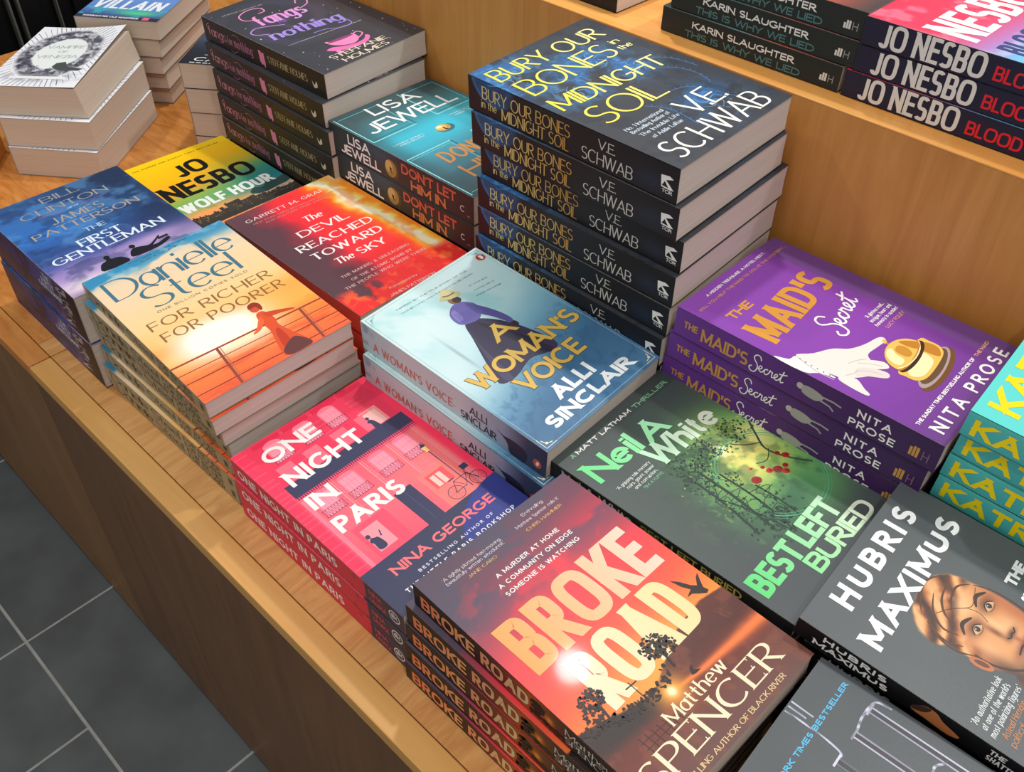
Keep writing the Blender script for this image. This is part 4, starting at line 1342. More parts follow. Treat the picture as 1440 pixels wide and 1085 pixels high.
def script_secret(K, u, v, sx, sy, ang, w, col, layer):
    """the handwritten word of the purple cover"""
    ca, sa = math.cos(math.radians(ang)), math.sin(math.radians(ang))
    paths = [[(1.75, 1.9), (1.45, 2.5), (.8, 2.55), (.4, 2.0), (.7, 1.45), (1.15, 1.0), (1.3, .3), (.9, -.5), (.2, -.55), (-.15, .0), (.3, .35)],
             [(1.35, .35), (1.9, .5), (2.12, .85), (1.9, 1.05), (1.62, .75), (1.66, .25), (2.05, .02), (2.4, .25), (2.62, .7), (3.05, 1.0), (3.2, .85), (3.05, .98), (2.72, .8), (2.62, .35), (2.85, .03), (3.2, .15), (3.5, .6), (3.62, 1.1), (3.7, .95), (4.05, .95), (4.02, .5), (4.08, .1), (4.35, .15), (4.75, .45), (5.0, .8), (4.82, 1.05), (4.52, .75), (4.54, .25), (4.9, .02), (5.3, .3), (5.75, 1.2), (5.95, 2.1)],
             [(5.95, 2.1), (5.7, 1.1), (5.62, .35), (5.8, .02), (6.2, .3)],
             [(5.15, 1.3), (5.8, 1.42), (6.6, 1.75)]]
    for P in paths:
        K.line([(u + x * sx * ca + y * sy * sa, v + x * sx * sa - y * sy * ca) for x, y in P], w, col, layer, 7)


def d_purple(F, S, W, H, T):
    def art(U, V):
        c = ramp(V, [(0, (140, 72, 178)), (120, (134, 62, 172)), (200, (120, 60, 156)), (236, (104, 64, 132))])
        f = sstep(W - 26, W - 25, U)
        c = mixc(c, rgb(112, 74, 142), f * .9)
        return mixc(c, rgb(150, 80, 186), blob(U, V, 50, 110, 60, 80) * .5)
    go = rgb(222, 156, 62)
    F.text('A HIDDEN TREASURE. A HOTEL HEIST.', 29, 10.6, 93, 3.0, .7, WHITE, track=.1, ang=-.8)
    F.text('WILL YOU HELP THE MAID TO SOLVE THE MYSTERY...', 7, 18.8, 137, 3.0, .65, rgb(214, 150, 110), track=.1, ang=-.8)
    F.text('THE', 17, 45, 31, 9.2, 2.3, go, th=1.9, sq=2.6, layer=7)
    F.text("MAID'S", 15, 87, 111, 32, 6.6, go, th=5.2, sq=2.8, layer=7, ang=-4.5, serif=.02)
    wt = rgb(250, 248, 246)
    script_secret(F, 63.5, 117, 9.0, 9.0, -13, 1.9, wt, 9)
    F.lines([("'A glorious read...", 99, 123.4, 29), ('intrigue, heart and', 96.5, 129, 34), ("honesty in spades'", 94.8, 134.6, 37)], 3.8, .6, WHITE)
    F.text('LUCY FOLEY', 99, 141.8, 30.5, 3.6, .6, rgb(226, 160, 130))
    # white gloved hand pointing
    gl, sh = rgb(238, 232, 224), rgb(204, 194, 190)
    F.poly([(0.3, 93), (6, 104), (14, 108), (12, 142), (8, 130), (.3, 120)], rgb(246, 242, 238), 4, 3)
    F.poly([(13, 106), (26, 114), (42, 122), (52, 132), (66, 138), (80, 141), (84.5, 144), (82, 148), (70, 147), (56, 146), (50, 152), (44, 158), (34, 160), (22, 152), (14, 142)], gl, 5, 4)
    F.poly([(40, 144), (50, 150), (56, 160), (52, 166), (44, 160), (34, 150)], gl, 6, 4)
    F.poly([(34, 148), (42, 156), (46, 168), (40, 171), (32, 160), (26, 152)], rgb(228, 220, 214), 7, 4)
    F.poly([(18, 144), (22, 154), (16, 164), (13, 170), (10, 168), (10, 154), (12, 144)], gl, 6, 4)
    for a in (((40, 145), (47, 154), (50, 162)), ((31, 149), (38, 158), (41, 166)), ((50, 148), (42, 143), (34, 140)), ((20, 146), (26, 149), (32, 150))):
        F.line(list(a), .7, sh, 8, 5)
    F.line([(13, 107), (10, 118), (8, 130), (9, 142)], .8, sh, 7, 5)
    for k in range(6):
        F.ell(12.4 - .7 * k + .1 * k * k, 110 + k * 5.4, .7, .7, rgb(120, 104, 104), 8, n=8)
    # brass bell, button towards the finger
    g1, g2, g3, g4 = rgb(240, 196, 96), rgb(196, 132, 48), rgb(255, 240, 186), rgb(116, 78, 40)
    F.line([(82, 146), (80, 150), (78.5, 154)], 2.4, g2, 5, 4)
    F.ell(80.5, 147.6, 3.0, 1.8, g1, 6, -30, 12)
    # foot, skirt, band, dome from below upwards, each lit from the upper left
    F.ell(79, 193.5, 33, 9.5, g4, 4, -7, 36)
    F.ell(79, 191.0, 31, 8.0, rgb(176, 156, 158), 5, -7, 36)
    F.ell(80, 190.0, 27, 7.0, rgb(104, 78, 60), 6, -7, 36)
    F.poly([(52, 180), (56, 172), (102, 166), (107, 174), (106, 184), (96, 190), (66, 193), (54, 189)], g1, 7, 4)
    F.poly([(56, 181), (66, 176), (88, 174), (86, 187), (66, 190), (58, 187)], g3, 8, 4)
    F.poly([(92, 173), (101, 170), (105, 177), (103, 184), (94, 188)], g2, 8, 4)
    F.ell(78.5, 172, 24.5, 6.5, rgb(58, 38, 26), 9, -7, 36)
    F.ell(78, 169.6, 23.5, 6.0, g2, 10, -7, 36)
    F.ell(77.5, 169, 22.5, 17, g1, 11, -7, 30, 180, 360)
    F.ell(77.6, 168.6, 22, 5.4, g1, 11, -7, 36)
    F.poly([(60, 166), (64, 158), (71, 154.5), (76, 156), (72, 162), (70, 170), (62, 171)], g3, 12, 4)
    F.poly([(88, 156), (95, 161), (99, 168), (92, 172), (88, 166)], g2, 12, 4)
    F.poly([(75, 160), (83, 158), (86, 164), (82, 171), (75, 170)], rgb(206, 146, 58), 12, 4)
    F.line([(56.6, 171), (64, 174.5), (78, 175.4), (92, 172.6), (100, 167.6)], 1.0, g3, 12, 5)
    F.text('THE SUNDAY TIMES BESTSELLING AUTHOR OF', 7.5, 212.4, 104, 3.2, .75, WHITE, track=.06, ang=-1.2)
    F.text('THE MAID', 115, 210.2, 25.5, 3.2, .75, rgb(232, 168, 140), track=.06, ang=-1.2)
    F.text('NITA PROSE', 10.7, 229.6, 128, 11.4, 2.3, wt, th=2.0, layer=8, track=.42, ang=-1.2)

    def sart(U, V):
        return ramp(U, [(0, (112, 62, 152)), (90, (98, 52, 132)), (150, (78, 44, 104)), (235, (64, 38, 84))])
    gs = rgb(206, 152, 78)
    S.text('THE', 9, T * .62, 14, T * .25, 1.3, gs)
    S.text("MAID'S", 27, T * .8, 46, T * .46, 2.0, gs, sq=2.6, serif=.03)
    script_secret(S, 76, T * .74, 5.0, 5.6, 0, 1.0, wt, 6)
    gy = rgb(170, 168, 164)
    S.ell(121, T * .48, 3, 3, rgb(196, 188, 184), 5)
    S.poly([(124, T * .4), (134, T * .38), (142, T * .5), (136, T * .72), (124, T * .66)], gy, 5, 4)
    S.line([(140, T * .48), (150, T * .46), (157, T * .5)], 1.5, gy, 5)
    S.line([(138, T * .62), (148, T * .66), (152, T * .76)], 1.5, gy, 5)
    S.text('NITA', 170, T * .5, 28, T * .26, 1.3, wt, track=.3)
    S.text('PROSE', 165, T * .88, 38, T * .26, 1.3, wt, track=.2)
    for k in range(3):
        S.rect(214 + k * 2.6, T * (.45 + .06 * (k == 0)), 216 + k * 2.6, T * .8, gs, 5)
    S.text('H', 224, T * .8, 5, T * .32, .7, rgb(140, 110, 120))
    return art, sart, (120, 60, 150)


def d_bones(F, S, W, H, T):
    def art(U, V):
        c = np.ones(U.shape + (3,)) * rgb(56, 59, 66)
        n = fbm(U, V, 22, 4)
        bl = np.clip(1.2 * blob(U, V, 14, 26, 40, 46) + blob(U, V, 90, 60, 36, 26) + blob(U, V, 108, 98, 26, 20) + blob(U, V, 40, 94, 30, 20) + 1.2 * blob(U, V, 106, 186, 28, 28), 0, 1)
        c = mixc(c, rgb(48, 104, 164), bl * sstep(.34, .56, n) * 1.15)
        ridg = np.abs(fbm(U, V, 16, 33) - .5)
        c = mixc(c, rgb(104, 168, 222), np.exp(-(ridg / .03) ** 2) * bl * .65)
        return mixc(c, rgb(36, 42, 56), sstep(.55, .7, fbm(U, V, 12, 55)) * .5)
    b1 = rgb(66, 116, 166)
    for a in (((128, 96), (140, 104), (148, 120), (150, 140)), ((120, 112), (134, 128), (138, 146), (134, 164)), ((96, 150), (112, 156), (120, 172), (126, 196)), ((30, 20), (20, 44), (28, 66), (18, 90)), ((60, 150), (70, 170), (66, 200))):
        F.line(list(a), 1.0, b1, 3, 6)
        for p in spline(a, 3, False)[1:-1]:
            F.line([p, (p[0] + 3, p[1] - 2.6)], .6, b1, 3)
    for cx, cy, s in ((96, 64, 17), (112, 98, 12), (40, 92, 12), (12, 30, 16), (106, 184, 15)):
        for k in range(5):
            a = k * 1.256 + cx
            F.line([(cx + s * .2 * math.cos(a), cy + s * .2 * math.sin(a)), (cx + s * .7 * math.cos(a + .5), cy + s * .7 * math.sin(a + .5)), (cx + s * math.cos(a + 1.3), cy + s * math.sin(a + 1.3))], 1.1, rgb(92, 150, 200), 3, 5, taper=lambda t: 1.3 - t)
    ye, cr = grad_u((246, 232, 70), (250, 244, 170), 5, 150), rgb(250, 246, 232)
    kw = dict(sq=2.0, layer=7, track=.05)
    F.text('BURY', 8, 33, 68, 22.8, 2.7, ye, th=1.8, ang=2, **kw)
    F.text('OUR', 86, 37, 58, 22.8, 2.7, ye, th=1.8, ang=2, **kw)
    F.text('BONES', 10, 71.4, 114, 29, 2.9, ye, th=1.9, ang=1.2, **kw)
    F.text('in', 132.4, 57.8, 10, 9, 1.5, ye, th=1.1, layer=7)
    F.text('the', 128.5, 71, 17, 9, 1.5, ye, th=1.1, layer=7)
    F.text('MIDNIGHT', 7, 106.5, 131, 22.5, 2.9, ye, th=1.9, ang=4.6, **kw)
    F.text('SOIL', 13, 147.6, 81.5, 31, 3.0, ye, th=1.9, ang=2.4, **kw)
    F.lines([('No. 1 International', 16.5, 165.8, 48), ('Bestselling Author of', 17, 172, 48), ('The Invisible Life', 19, 179.8, 49), ('of Addie LaRue', 24, 188, 38)], 4.6, .75, rgb(206, 220, 232), th=.5, ang=1)
    F.text('V.E.', 76, 190.6, 48, 27, 2.9, cr, th=1.9, **kw)
    F.text('SCHWAB', 12, 222.6, 130, 27, 2.9, cr, th=1.9, ang=.5, **kw)

    def sart(U, V):
        c = ramp(U, [(0, (52, 30, 30)), (40, (46, 32, 34)), (90, (34, 33, 37)), (240, (32, 32, 35))])
        m = sstep(30, 27, np.sqrt((U - 32) ** 2 + ((V + 6) * 1.05) ** 2) + 3 * (fbm(U, V, 8, 2) - .5)) * sstep(60, 48, U)
        c = mixc(c, rgb(46, 88, 138), m * (.55 + .7 * (fbm(U, V, 9, 6) - .2)))
        rim = np.exp(-((np.sqrt((U - 32) ** 2 + ((V + 6) * 1.05) ** 2) - 27) / 1.1) ** 2)
        c = mixc(c, rgb(86, 140, 190), rim * .6 * (U < 34))
        return mixc(c, rgb(48, 62, 90), blob(U, V, 204, 20, 16, 9) * .5)
    gs = grad_u((226, 214, 150), (200, 150, 70), 10, 120)
    S.text('BURY OUR BONES', 17, T * .53, 103, T * .37, 1.15, gs, th=.8, track=.05)
    S.text('in the', 16, T * .8, 19, T * .24, .8, gs, th=.6)
    S.text('MIDNIGHT SOIL', 41, T * .93, 78, T * .36, 1.15, gs, th=.8, track=.05)
    gw = rgb(206, 204, 196)
    S.text('V.E.', 150, T * .44, 18, T * .28, 1.0, gw, th=.7)
    S.text('SCHWAB', 133, T * .9, 54, T * .36, 1.1, gw, th=.75, track=.04)
    S.poly([(214, T * .34), (222, T * .30), (226, T * .36), (219, T * .44), (227, T * .66), (223, T * .68), (215, T * .66)], WHITE, 5)
    S.poly([(215.5, T * .62), (218, T * .48), (222, T * .64)], rgb(32, 32, 35), 6)
    S.text('TOR', 216, T * .8, 10, T * .1, .5, WHITE)
    return art, sart, (40, 42, 48)


def d_door(F, S, W, H, T):
    def art(U, V):
        c = ramp(V, [(0, (62, 84, 88)), (30, (64, 100, 106)), (66, (58, 146, 160)), (90, (64, 190, 214)), (120, (64, 176, 200)), (160, (66, 128, 146)), (235, (60, 86, 96))])
        c = mixc(c, rgb(52, 74, 80), sstep(30, 2, U) * .55)
        c = mixc(c, rgb(66, 200, 226), blob(U, V, 92, 100, 50, 26) * .8)
        c = mixc(c, rgb(60, 120, 140), blob(U, V, 130, 150, 40, 30) * .5)
        return c
    for x0, x1, y0, y1 in ((3, 66, 6, 76), (97, W - 2, 6, 76), (3, 66, 130, 228), (97, W - 2, 130, 228)):
        up = y0 < 50
        hl, sh = rgb(150, 232, 236), rgb(40, 96, 112)
        F.line([(x0, y1), (x1, y1)], 1.5, hl if up else sh, 3)
        F.line([(x0, y0), (x1, y0)], 1.5, sh if up else hl, 3)
        F.line([(x1, y0), (x1, y1)], 1.3, sh, 3)
        F.line([(x0, y0), (x0, y1)], 1.3, hl, 3)
        F.line([(x0 + 3.4, y1 - 4), (x1 - 3.4, y1 - 4)], .9, sh if up else rgb(96, 190, 204), 3)
        F.line([(x0 + 3.4, y0 + 4), (x1 - 3.4, y0 + 4)], .9, rgb(110, 206, 216), 3)
        F.line([(x1 - 3.4, y0 + 4), (x1 - 3.4, y1 - 4)], .8, hl * .9, 3)
    F.ell(82, 106, 11.5, 8.4, rgb(46, 116, 140), 3)
    F.ell(80, 103.6, 9.4, 7.6, rgb(196, 164, 84), 4)
    F.ell(78.4, 101.6, 7, 5.4, rgb(228, 202, 124), 5)
    F.ell(77, 100, 3.6, 2.4, rgb(250, 240, 196), 6)
    F.poly([(79, 103), (82, 104), (81, 107), (84, 111), (80, 110)], rgb(40, 34, 24), 7)
    wt = rgb(244, 248, 246)
    F.text('LISA', 43.5, 29.4, 70, 21.5, 3.5, wt, th=3.2, layer=7, ang=2, track=.09)
    F.text('JEWELL', 14, 62, 128, 24.5, 3.6, wt, th=3.3, layer=7, ang=1.4, track=.06)
    og = rgb(206, 142, 82)
    F.text("DON'T LET", 30.5, 166.4, 110, 25, 3.6, og, th=3.3, layer=7, ang=2)
    F.text('HIM IN', 30, 204, 104, 27, 3.6, og, th=3.3, layer=7, ang=1)
    F.lines([("'Utterly brilliant,", 12.4, 98.4, 43), ("chilling' GILLIAN", 18, 103, 34)], 2.8, .5, rgb(214, 240, 240), ang=2)
    F.lines([("'I loved every page'", 104, 88, 42), ('HARRIET TYCE', 110, 93, 30)], 2.8, .5, rgb(214, 240, 240), ang=2)

    def sart(U, V):
        c = ramp(U, [(0, (52, 60, 62)), (60, (48, 64, 74)), (96, (62, 66, 64)), (125, (58, 54, 54)), (200, (62, 50, 48)), (236, (58, 44, 42))])
        return mixc(c, rgb(60, 100, 130), blob(U, V, 84, 6, 26, 12) * .6)
    S.text('LISA', 33, T * .49, 38, T * .36, 2.2, wt, track=.08)
    S.text('JEWELL', 19, T * .93, 69, T * .36, 2.2, wt, track=.05)
    S.ell(105, T * .56, 9.4, 10.4, rgb(168, 140, 80), 4)
    S.ell(102.6, T * .5, 6, 7, rgb(214, 184, 116), 5)
    S.poly([(103, T * .5), (107, T * .53), (106, T * .62), (108, T * .74), (104, T * .66)], rgb(36, 30, 24), 6)
    S.ell(113, T * .56, 5, 10, rgb(96, 78, 46), 3)
    for a, b in (("DON'T LET", .5), ('HIM IN', .95)):
        S.text(a, 123 if b < .6 else 137, T * b, 84 if b < .6 else 54, T * .36, 2.3, grad_v((214, 92, 72), (216, 150, 78), T * .2, T), track=.05)
    S.text('C', 213, T * .7, 6.5, T * .22, 1.0, rgb(214, 210, 206))
    S.text('CENTURY', 223, T * .8, 4, T * .05, .3, rgb(150, 140, 136))
    return art, sart, (56, 90, 100)


def d_fangs(F, S, W, H, T):
    def art(U, V):
        c = np.ones(U.shape + (3,)) * rgb(64, 66, 74)
        r = np.sqrt((U - 60) ** 2 + (V - 90) ** 2)
        sw = np.sin(r / 7 + np.arctan2(V - 90, U - 60) * 2 + 3 * fbm(U, V, 30, 3))
        c = mixc(c, rgb(86, 80, 102), sstep(.1, .9, sw) * blob(U, V, 60, 90, 70, 80) * .7)
        c = mixc(c, rgb(52, 50, 54), sstep(110, 150, U) * .5)
        return mixc(c, rgb(92, 66, 90), blob(U, V, 60, 82, 50, 16) * .35)
    r = random.Random(5)
    for k in range(46):
        F.ell(r.uniform(4, W - 4), r.uniform(4, H - 4), *(2 * [r.uniform(.4, 1.3)]), rgb(190, 192, 204), 3, n=7)
    pk = grad_v((246, 150, 206), (214, 160, 236), 50, 92)
    la = grad_v((196, 150, 232), (150, 140, 226), 92, 140)
    F.text('fangs', 30, 80, 67, 30, 4.6, pk, th=1.8, serif=.05, layer=7, ang=6, track=.02)
    F.line([(36, 60), (26, 52), (28, 38), (44, 30), (60, 34), (60, 46), (50, 47)], 1.7, pk, 6, 6)
    F.line([(94, 72), (110, 66), (116, 54), (106, 48), (100, 56)], 1.6, pk, 6, 6)
    F.text('for', 50, 90, 13, 10, 1.3, rgb(140, 110, 180), th=.8, layer=6)
    F.text('nothing', 17, 122, 96, 24, 4.6, la, th=1.8, serif=.05, layer=8, ang=9, track=.02)
    F.line([(24, 104), (12, 96), (10, 86), (22, 80), (40, 88), (52, 96)], 1.6, la, 6, 6)
    F.line([(112, 140), (108, 152), (92, 152), (76, 142), (60, 140)], 1.5, la, 6, 6)
    g = rgb(186, 186, 192)
    F.text('SHE WAS JUST LOOKING FOR A JOB', 15, 22.4, 54.5, 2.2, .4, g, ang=7)
    F.text('WITH A DARK SECRET', 92, 32, 40, 2.2, .4, g, ang=5)
    F.text('A COSY PARANORMAL ROMANCE ABOUT BOOKS AND BLOOD', 19, 146, 103, 2.2, .4, g, ang=5)
    p2 = rgb(240, 142, 196)
    F.poly([(52, 169), (60, 174), (72, 177), (86, 176), (90, 172), (90, 184), (84, 192), (74, 195), (62, 190), (54, 181)], p2, 5, 4)
    F.poly([(40, 188), (50, 186), (60, 192), (76, 197), (90, 195), (98, 188), (100, 194), (88, 203), (70, 204), (50, 198)], rgb(236, 120, 184), 4, 4)
    F.line([(89, 176), (97, 174), (99, 182), (88, 188)], 1.8, p2, 5, 5)
    F.ell(71, 175, 18, 3, rgb(150, 70, 120), 6, 4)
    F.poly([(46, 196), (52, 197), (50, 204), (46, 206)], p2, 5)
    cr = rgb(238, 222, 196)
    F.text('STEFFANIE', 30, 210.4, 80, 9.6, 1.8, cr, th=.9, serif=.06, layer=7, ang=3)
    F.text('HOLMES', 37, 225.6, 65.6, 9.6, 1.8, cr, th=.9, serif=.06, layer=7, ang=1)

    def sart(U, V):
        return ramp(U, [(0, (50, 44, 48)), (90, (46, 40, 42)), (110, (48, 42, 38)), (150, (54, 48, 34)), (235, (40, 38, 34))])
    ps = grad_u((196, 132, 150), (160, 96, 134), 8, 96)
    S.text('fangs', 10, T * .66, 36, T * .4, 1.7, ps, th=.8, serif=.04)
    S.text('for', 48, T * .68, 11, T * .34, 1.2, ps, th=.7)
    S.text('nothing', 62, T * .7, 36, T * .4, 1.7, ps, th=.8, serif=.04)
    S.line([(12, T * .5), (8, T * .3), (14, T * .16)], .8, ps, 5, 5)
    S.line([(52, T * .9), (58, T * .96), (66, T * .84)], .8, ps, 5, 5)
    S.line([(60, T * .22), (68, T * .16), (76, T * .3)], .8, ps, 5, 5)
    S.poly([(110, T * .3), (114, T * .28), (116, T * .36), (120, T * .32), (121, T * .8), (119, T * .96), (117, T * .82), (114, T * .86), (111, T * .74)], rgb(224, 136, 168), 5)
    S.text('STEFFANIE HOLMES', 127, T * .64, 72, T * .28, 1.0, rgb(176, 160, 116), th=.6, serif=.04)
    S.poly([(207, T * .48), (211, T * .62), (215, T * .44), (216, T * .66), (210, T * .74)], rgb(210, 206, 180), 5, 3)
    return art, sart, (50, 48, 54)


def d_teal(F, S, W, H, T):
    def art(U, V):
        return ramp(V, [(0, (98, 218, 212)), (235, (86, 204, 204))])
    ye = rgb(248, 224, 20)
    F.text('KATRI', 13.5, 28.4, 108, 22, 5.6, ye, th=5.2, layer=7, track=.1)

    def sart(U, V):
        return ramp(V, [(0, (92, 206, 200)), (3, (84, 192, 190)), (T, (72, 176, 178))])
    S.text('KATRI', 6, T * .86, 74, T * .66, 3.9, ye, th=3.4, track=.14)
    return art, sart, (86, 200, 200)


def d_engraving(F, S, W, H, T):
    def art(U, V):
        c = np.ones(U.shape + (3,)) * rgb(242, 244, 250)
        a = np.sqrt(((U - W / 2) / 44) ** 2 + ((V - 90) / 62) ** 2)
        ring = sstep(.76, .84, a) * sstep(1.36, 1.16, a)
        n = fbm(U, V, 9, 3) * .6 + fbm(U * 1.5, V, 4, 33) * .4
        g = ramp(n, [(.34, (64, 64, 76)), (.5, (124, 124, 136)), (.62, (206, 208, 214))])
        c = c * (1 - ring[..., None]) + g * ring[..., None]
        c = mixc(c, rgb(130, 132, 142), blob(U, V, 70, 166, 46, 11) * sstep(.35, .6, n))
        return mixc(c, rgb(236, 242, 240), sstep(.8, .72, a))
    r = random.Random(3)
    ik = rgb(96, 96, 108)
    for k in range(60):
        a = k / 60 * 6.283
        x, y = W / 2 + 58 * math.cos(a), 92 + 84 * math.sin(a)
        x2, y2 = W / 2 + 74 * math.cos(a), 92 + 112 * math.sin(a)
        cl = lambda p: (min(W - 1, max(1, p[0])), min(H - 1, max(1, p[1])))
        F.line([cl((x, y)), cl((x2, y2))], r.uniform(.5, 1.1), ik, 3)
    for k in range(70):
        a = r.uniform(0, 6.28)
        d = r.uniform(.84, 1.1)
        x, y = W / 2 + 46 * d * math.cos(a), 86 + 62 * d * math.sin(a)
        F.line([(x, y), (x + r.uniform(-5, 5), y + r.uniform(-5, 5)), (x + r.uniform(-8, 8), y + r.uniform(-8, 8))], r.uniform(.4, 1.1), ik * r.uniform(.7, 1.4), 4, 4)
    F.poly([(72, 122), (84, 118), (92, 134), (118, 140), (112, 146), (82, 144), (70, 134)], rgb(78, 84, 80), 5)
    F.rect(26, 164, 104, 172, rgb(240, 240, 242), 5)
    for k in range(9):
        F.line([(34 + k * 7, 168.4), (38 + k * 7, 167.6)], 1.1, ik, 6)
    tx = rgb(164, 172, 170)
    F.text('VAMPIRE', 36, 74, 56, 10, 1.1, tx, th=.6, serif=.05)
    F.text('OF', 58, 88, 14, 7, .9, tx, th=.6)
    F.text('VENEZIA', 34, 106, 60, 10, 1.1, tx, th=.6, serif=.05)
    return art, flat((226, 226, 230)), (236, 236, 238)


def d_bluegreen(F, S, W, H, T):
    def art(U, V):
        c = ramp(V, [(0, (60, 110, 190)), (120, (110, 150, 214)), (160, (96, 140, 206)), (198, (48, 60, 110))])
        c = mixc(c, rgb(90, 210, 150), blob(U, V, 88, 172, 34, 10) * 1.0)
        c = mixc(c, rgb(70, 180, 190), sstep(.5, .62, fbm(U, V, 16, 5)) * sstep(150, 165, V) * .8)
        return mixc(c, rgb(56, 54, 76), sstep(185, 187, V))
    F.text('VILLAIN', 6, 160, 110, 34, 5.6, rgb(240, 244, 250), th=4.6, slant=.12, layer=6)
    F.text('HANNAH NICOLE MAEHRER', 12, 194, 86, 6, 1.2, rgb(226, 230, 240), layer=6)
    F.rect(104, 186, 114, 195, rgb(240, 110, 120), 5)
    return art, flat((60, 80, 130)), (60, 80, 130)


def d_nightsky(F, S, W, H, T):
    def art(U, V):
        c = ramp(V + 20 * (fbm(U, V, 30, 3) - .5), [(0, (56, 66, 88)), (110, (70, 82, 104)), (150, (46, 50, 60)), (198, (40, 42, 50))])
        return mixc(c, rgb(120, 132, 150), sstep(.56, .7, fbm(U, V, 18, 9)) * sstep(140, 100, V) * .6)
    for k in range(7):
        F.line([(26 + k * 9, 168), (31 + k * 9, 168)], 2, rgb(170, 172, 184), 6)
    F.text('CARISSA', 16, 188, 96, 12, 2.4, WHITE, th=1.6, slant=.15, layer=6)
    for k in range(11):
        F.line([(14 + k * 9, 193.4), (21 + k * 9, 193.4)], 2.4, rgb(220, 220, 224), 6)
    return art, flat((46, 50, 60)), (50, 54, 64)


def d_blackgreen(F, S, W, H, T):
    def art(U, V):
        return ramp(V, [(0, (40, 52, 54)), (40, (60, 120, 126)), (80, (110, 190, 196)), (130, (240, 90, 60)), (190, (60, 50, 50))])
    S.text('KARIN SLAUGHTER', 35, T * .52, 109, T * .27, 1.2, rgb(232, 232, 230), track=.12)
    S.text('THIS IS WHY WE LIED', 28, T * .92, 124, T * .28, 1.1, rgb(84, 128, 128), track=.1)
    for k in range(3):
        S.rect(171 + k * 2.3, T * (.44 + .1 * (k == 0)), 172.8 + k * 2.3, T * .74, rgb(224, 222, 214), 5)
    S.text('H', 179, T * .74, 5, T * .28, .8, rgb(150, 150, 146))
    return art, flat((44, 48, 46)), (40, 44, 44)


def d_redblue(F, S, W, H, T):
    def art(U, V):
        c = ramp(V * 1.0 - U * .15, [(-20, (226, 40, 76)), (60, (232, 54, 92)), (96, (176, 130, 196)), (120, (110, 190, 230)), (200, (90, 200, 236))])
        return mixc(c, rgb(250, 236, 240), sstep(.55, .7, fbm(U, V, 22, 4)) * .3)
    F.text('NESBO', 10, 86, 130, 44, 8, WHITE, th=7, sq=3, layer=6)
    F.text('BLOOD TIES', 12, 126, 120, 26, 4.4, rgb(44, 62, 120), th=4, sq=3, layer=6)
    S.text('JO NESBO', 15, T * .93, 87, T * .9, 3.4, rgb(226, 222, 216), th=3.0, sq=3.2, track=.05)
    S.text('BLOOD TIES', 109, T * .82, 74, T * .5, 1.9, rgb(226, 40, 52), th=1.7, sq=3, track=.05)

    def sart(U, V):
        return ramp(U, [(0, (42, 40, 60)), (230, (36, 38, 58))])
    return art, sart, (40, 40, 64)


def d_plainblack(F, S, W, H, T):
    return flat((44, 40, 44)), flat((38, 34, 36)), (40, 36, 38)


# ------------------------------------------------------------------ floor and display furniture
def structure(o):
    o['kind'] = 'structure'
    return o


FZ = -0.522          # floor level below the display top
V, Fc, mi = [], [], []


def quad(x0, x1, y0, y1, z, m):
    b = len(V)
    V.extend([(x0, y0, z), (x1, y0, z), (x1, y1, z), (x0, y1, z)])
    Fc.append((b, b + 1, b + 2, b + 3))
    mi.append(m)


gx = [-0.576 + 0.3735 * k for k in range(-9, 9)]
gy = [-0.190 + 0.2115 * k for k in range(-9, 18)]
g = 0.0022
quad(-4.2, 3.2, -2.4, 3.6, FZ - 0.001, 1)
for i in range(len(gx) - 1):
    for j in range(len(gy) - 1):
        xm = (gx[i] + gx[i + 1]) / 2
        if j < 9 and (i + j) % 2 == 1 or j < 9:
            parts = [(gx[i], xm), (xm, gx[i + 1])] if (j == 8 or j % 3 == 2) else [(gx[i], gx[i + 1])]
        else:
            parts = [(gx[i], gx[i + 1])]
        for a, b in parts:
            quad(a + g, b - g, gy[j] + g, gy[j + 1] - g, FZ, 0)
fl = mesh_obj('floor', V, Fc, [M_SLATE, M_GROUT])
for p, m in zip(fl.data.polygons, mi):
    p.material_index = m
structure(fl)

# nearer display counter (under most of the stacks): top, front panel with its flat top edge
XS = -0.0925
t = tag(empty('display_counter', (0.5, 0.2, FZ)), 'honey wood display counter with shade-darkened front under the front rows of books', 'counter')


def part(name, x0, x1, y0, y1, z0, z1, mat, bev=0.0):
    o = t.location
    return box_obj(name, x0 - o[0], x1 - o[0], y0 - o[1], y1 - o[1], z0 - o[2], z1 - o[2], mat, t, bev)


part('counter_top', -0.064, 1.30, -0.0305, 0.4780, -0.022, 0.0, M_TOP, .0006)
part('filler_strip', XS + .0012, -0.0645, -0.0305, 0.4780, -0.022, -0.0002, M_TOP, .0006)
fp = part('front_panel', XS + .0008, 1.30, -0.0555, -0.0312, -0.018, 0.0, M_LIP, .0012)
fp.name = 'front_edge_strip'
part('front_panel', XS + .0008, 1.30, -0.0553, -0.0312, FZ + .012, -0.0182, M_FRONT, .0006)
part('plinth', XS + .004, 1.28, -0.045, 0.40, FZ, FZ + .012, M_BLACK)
part('carcass', XS + .002, 1.29, -0.031, 0.4780, FZ + .012, -0.0225, M_FRONT)

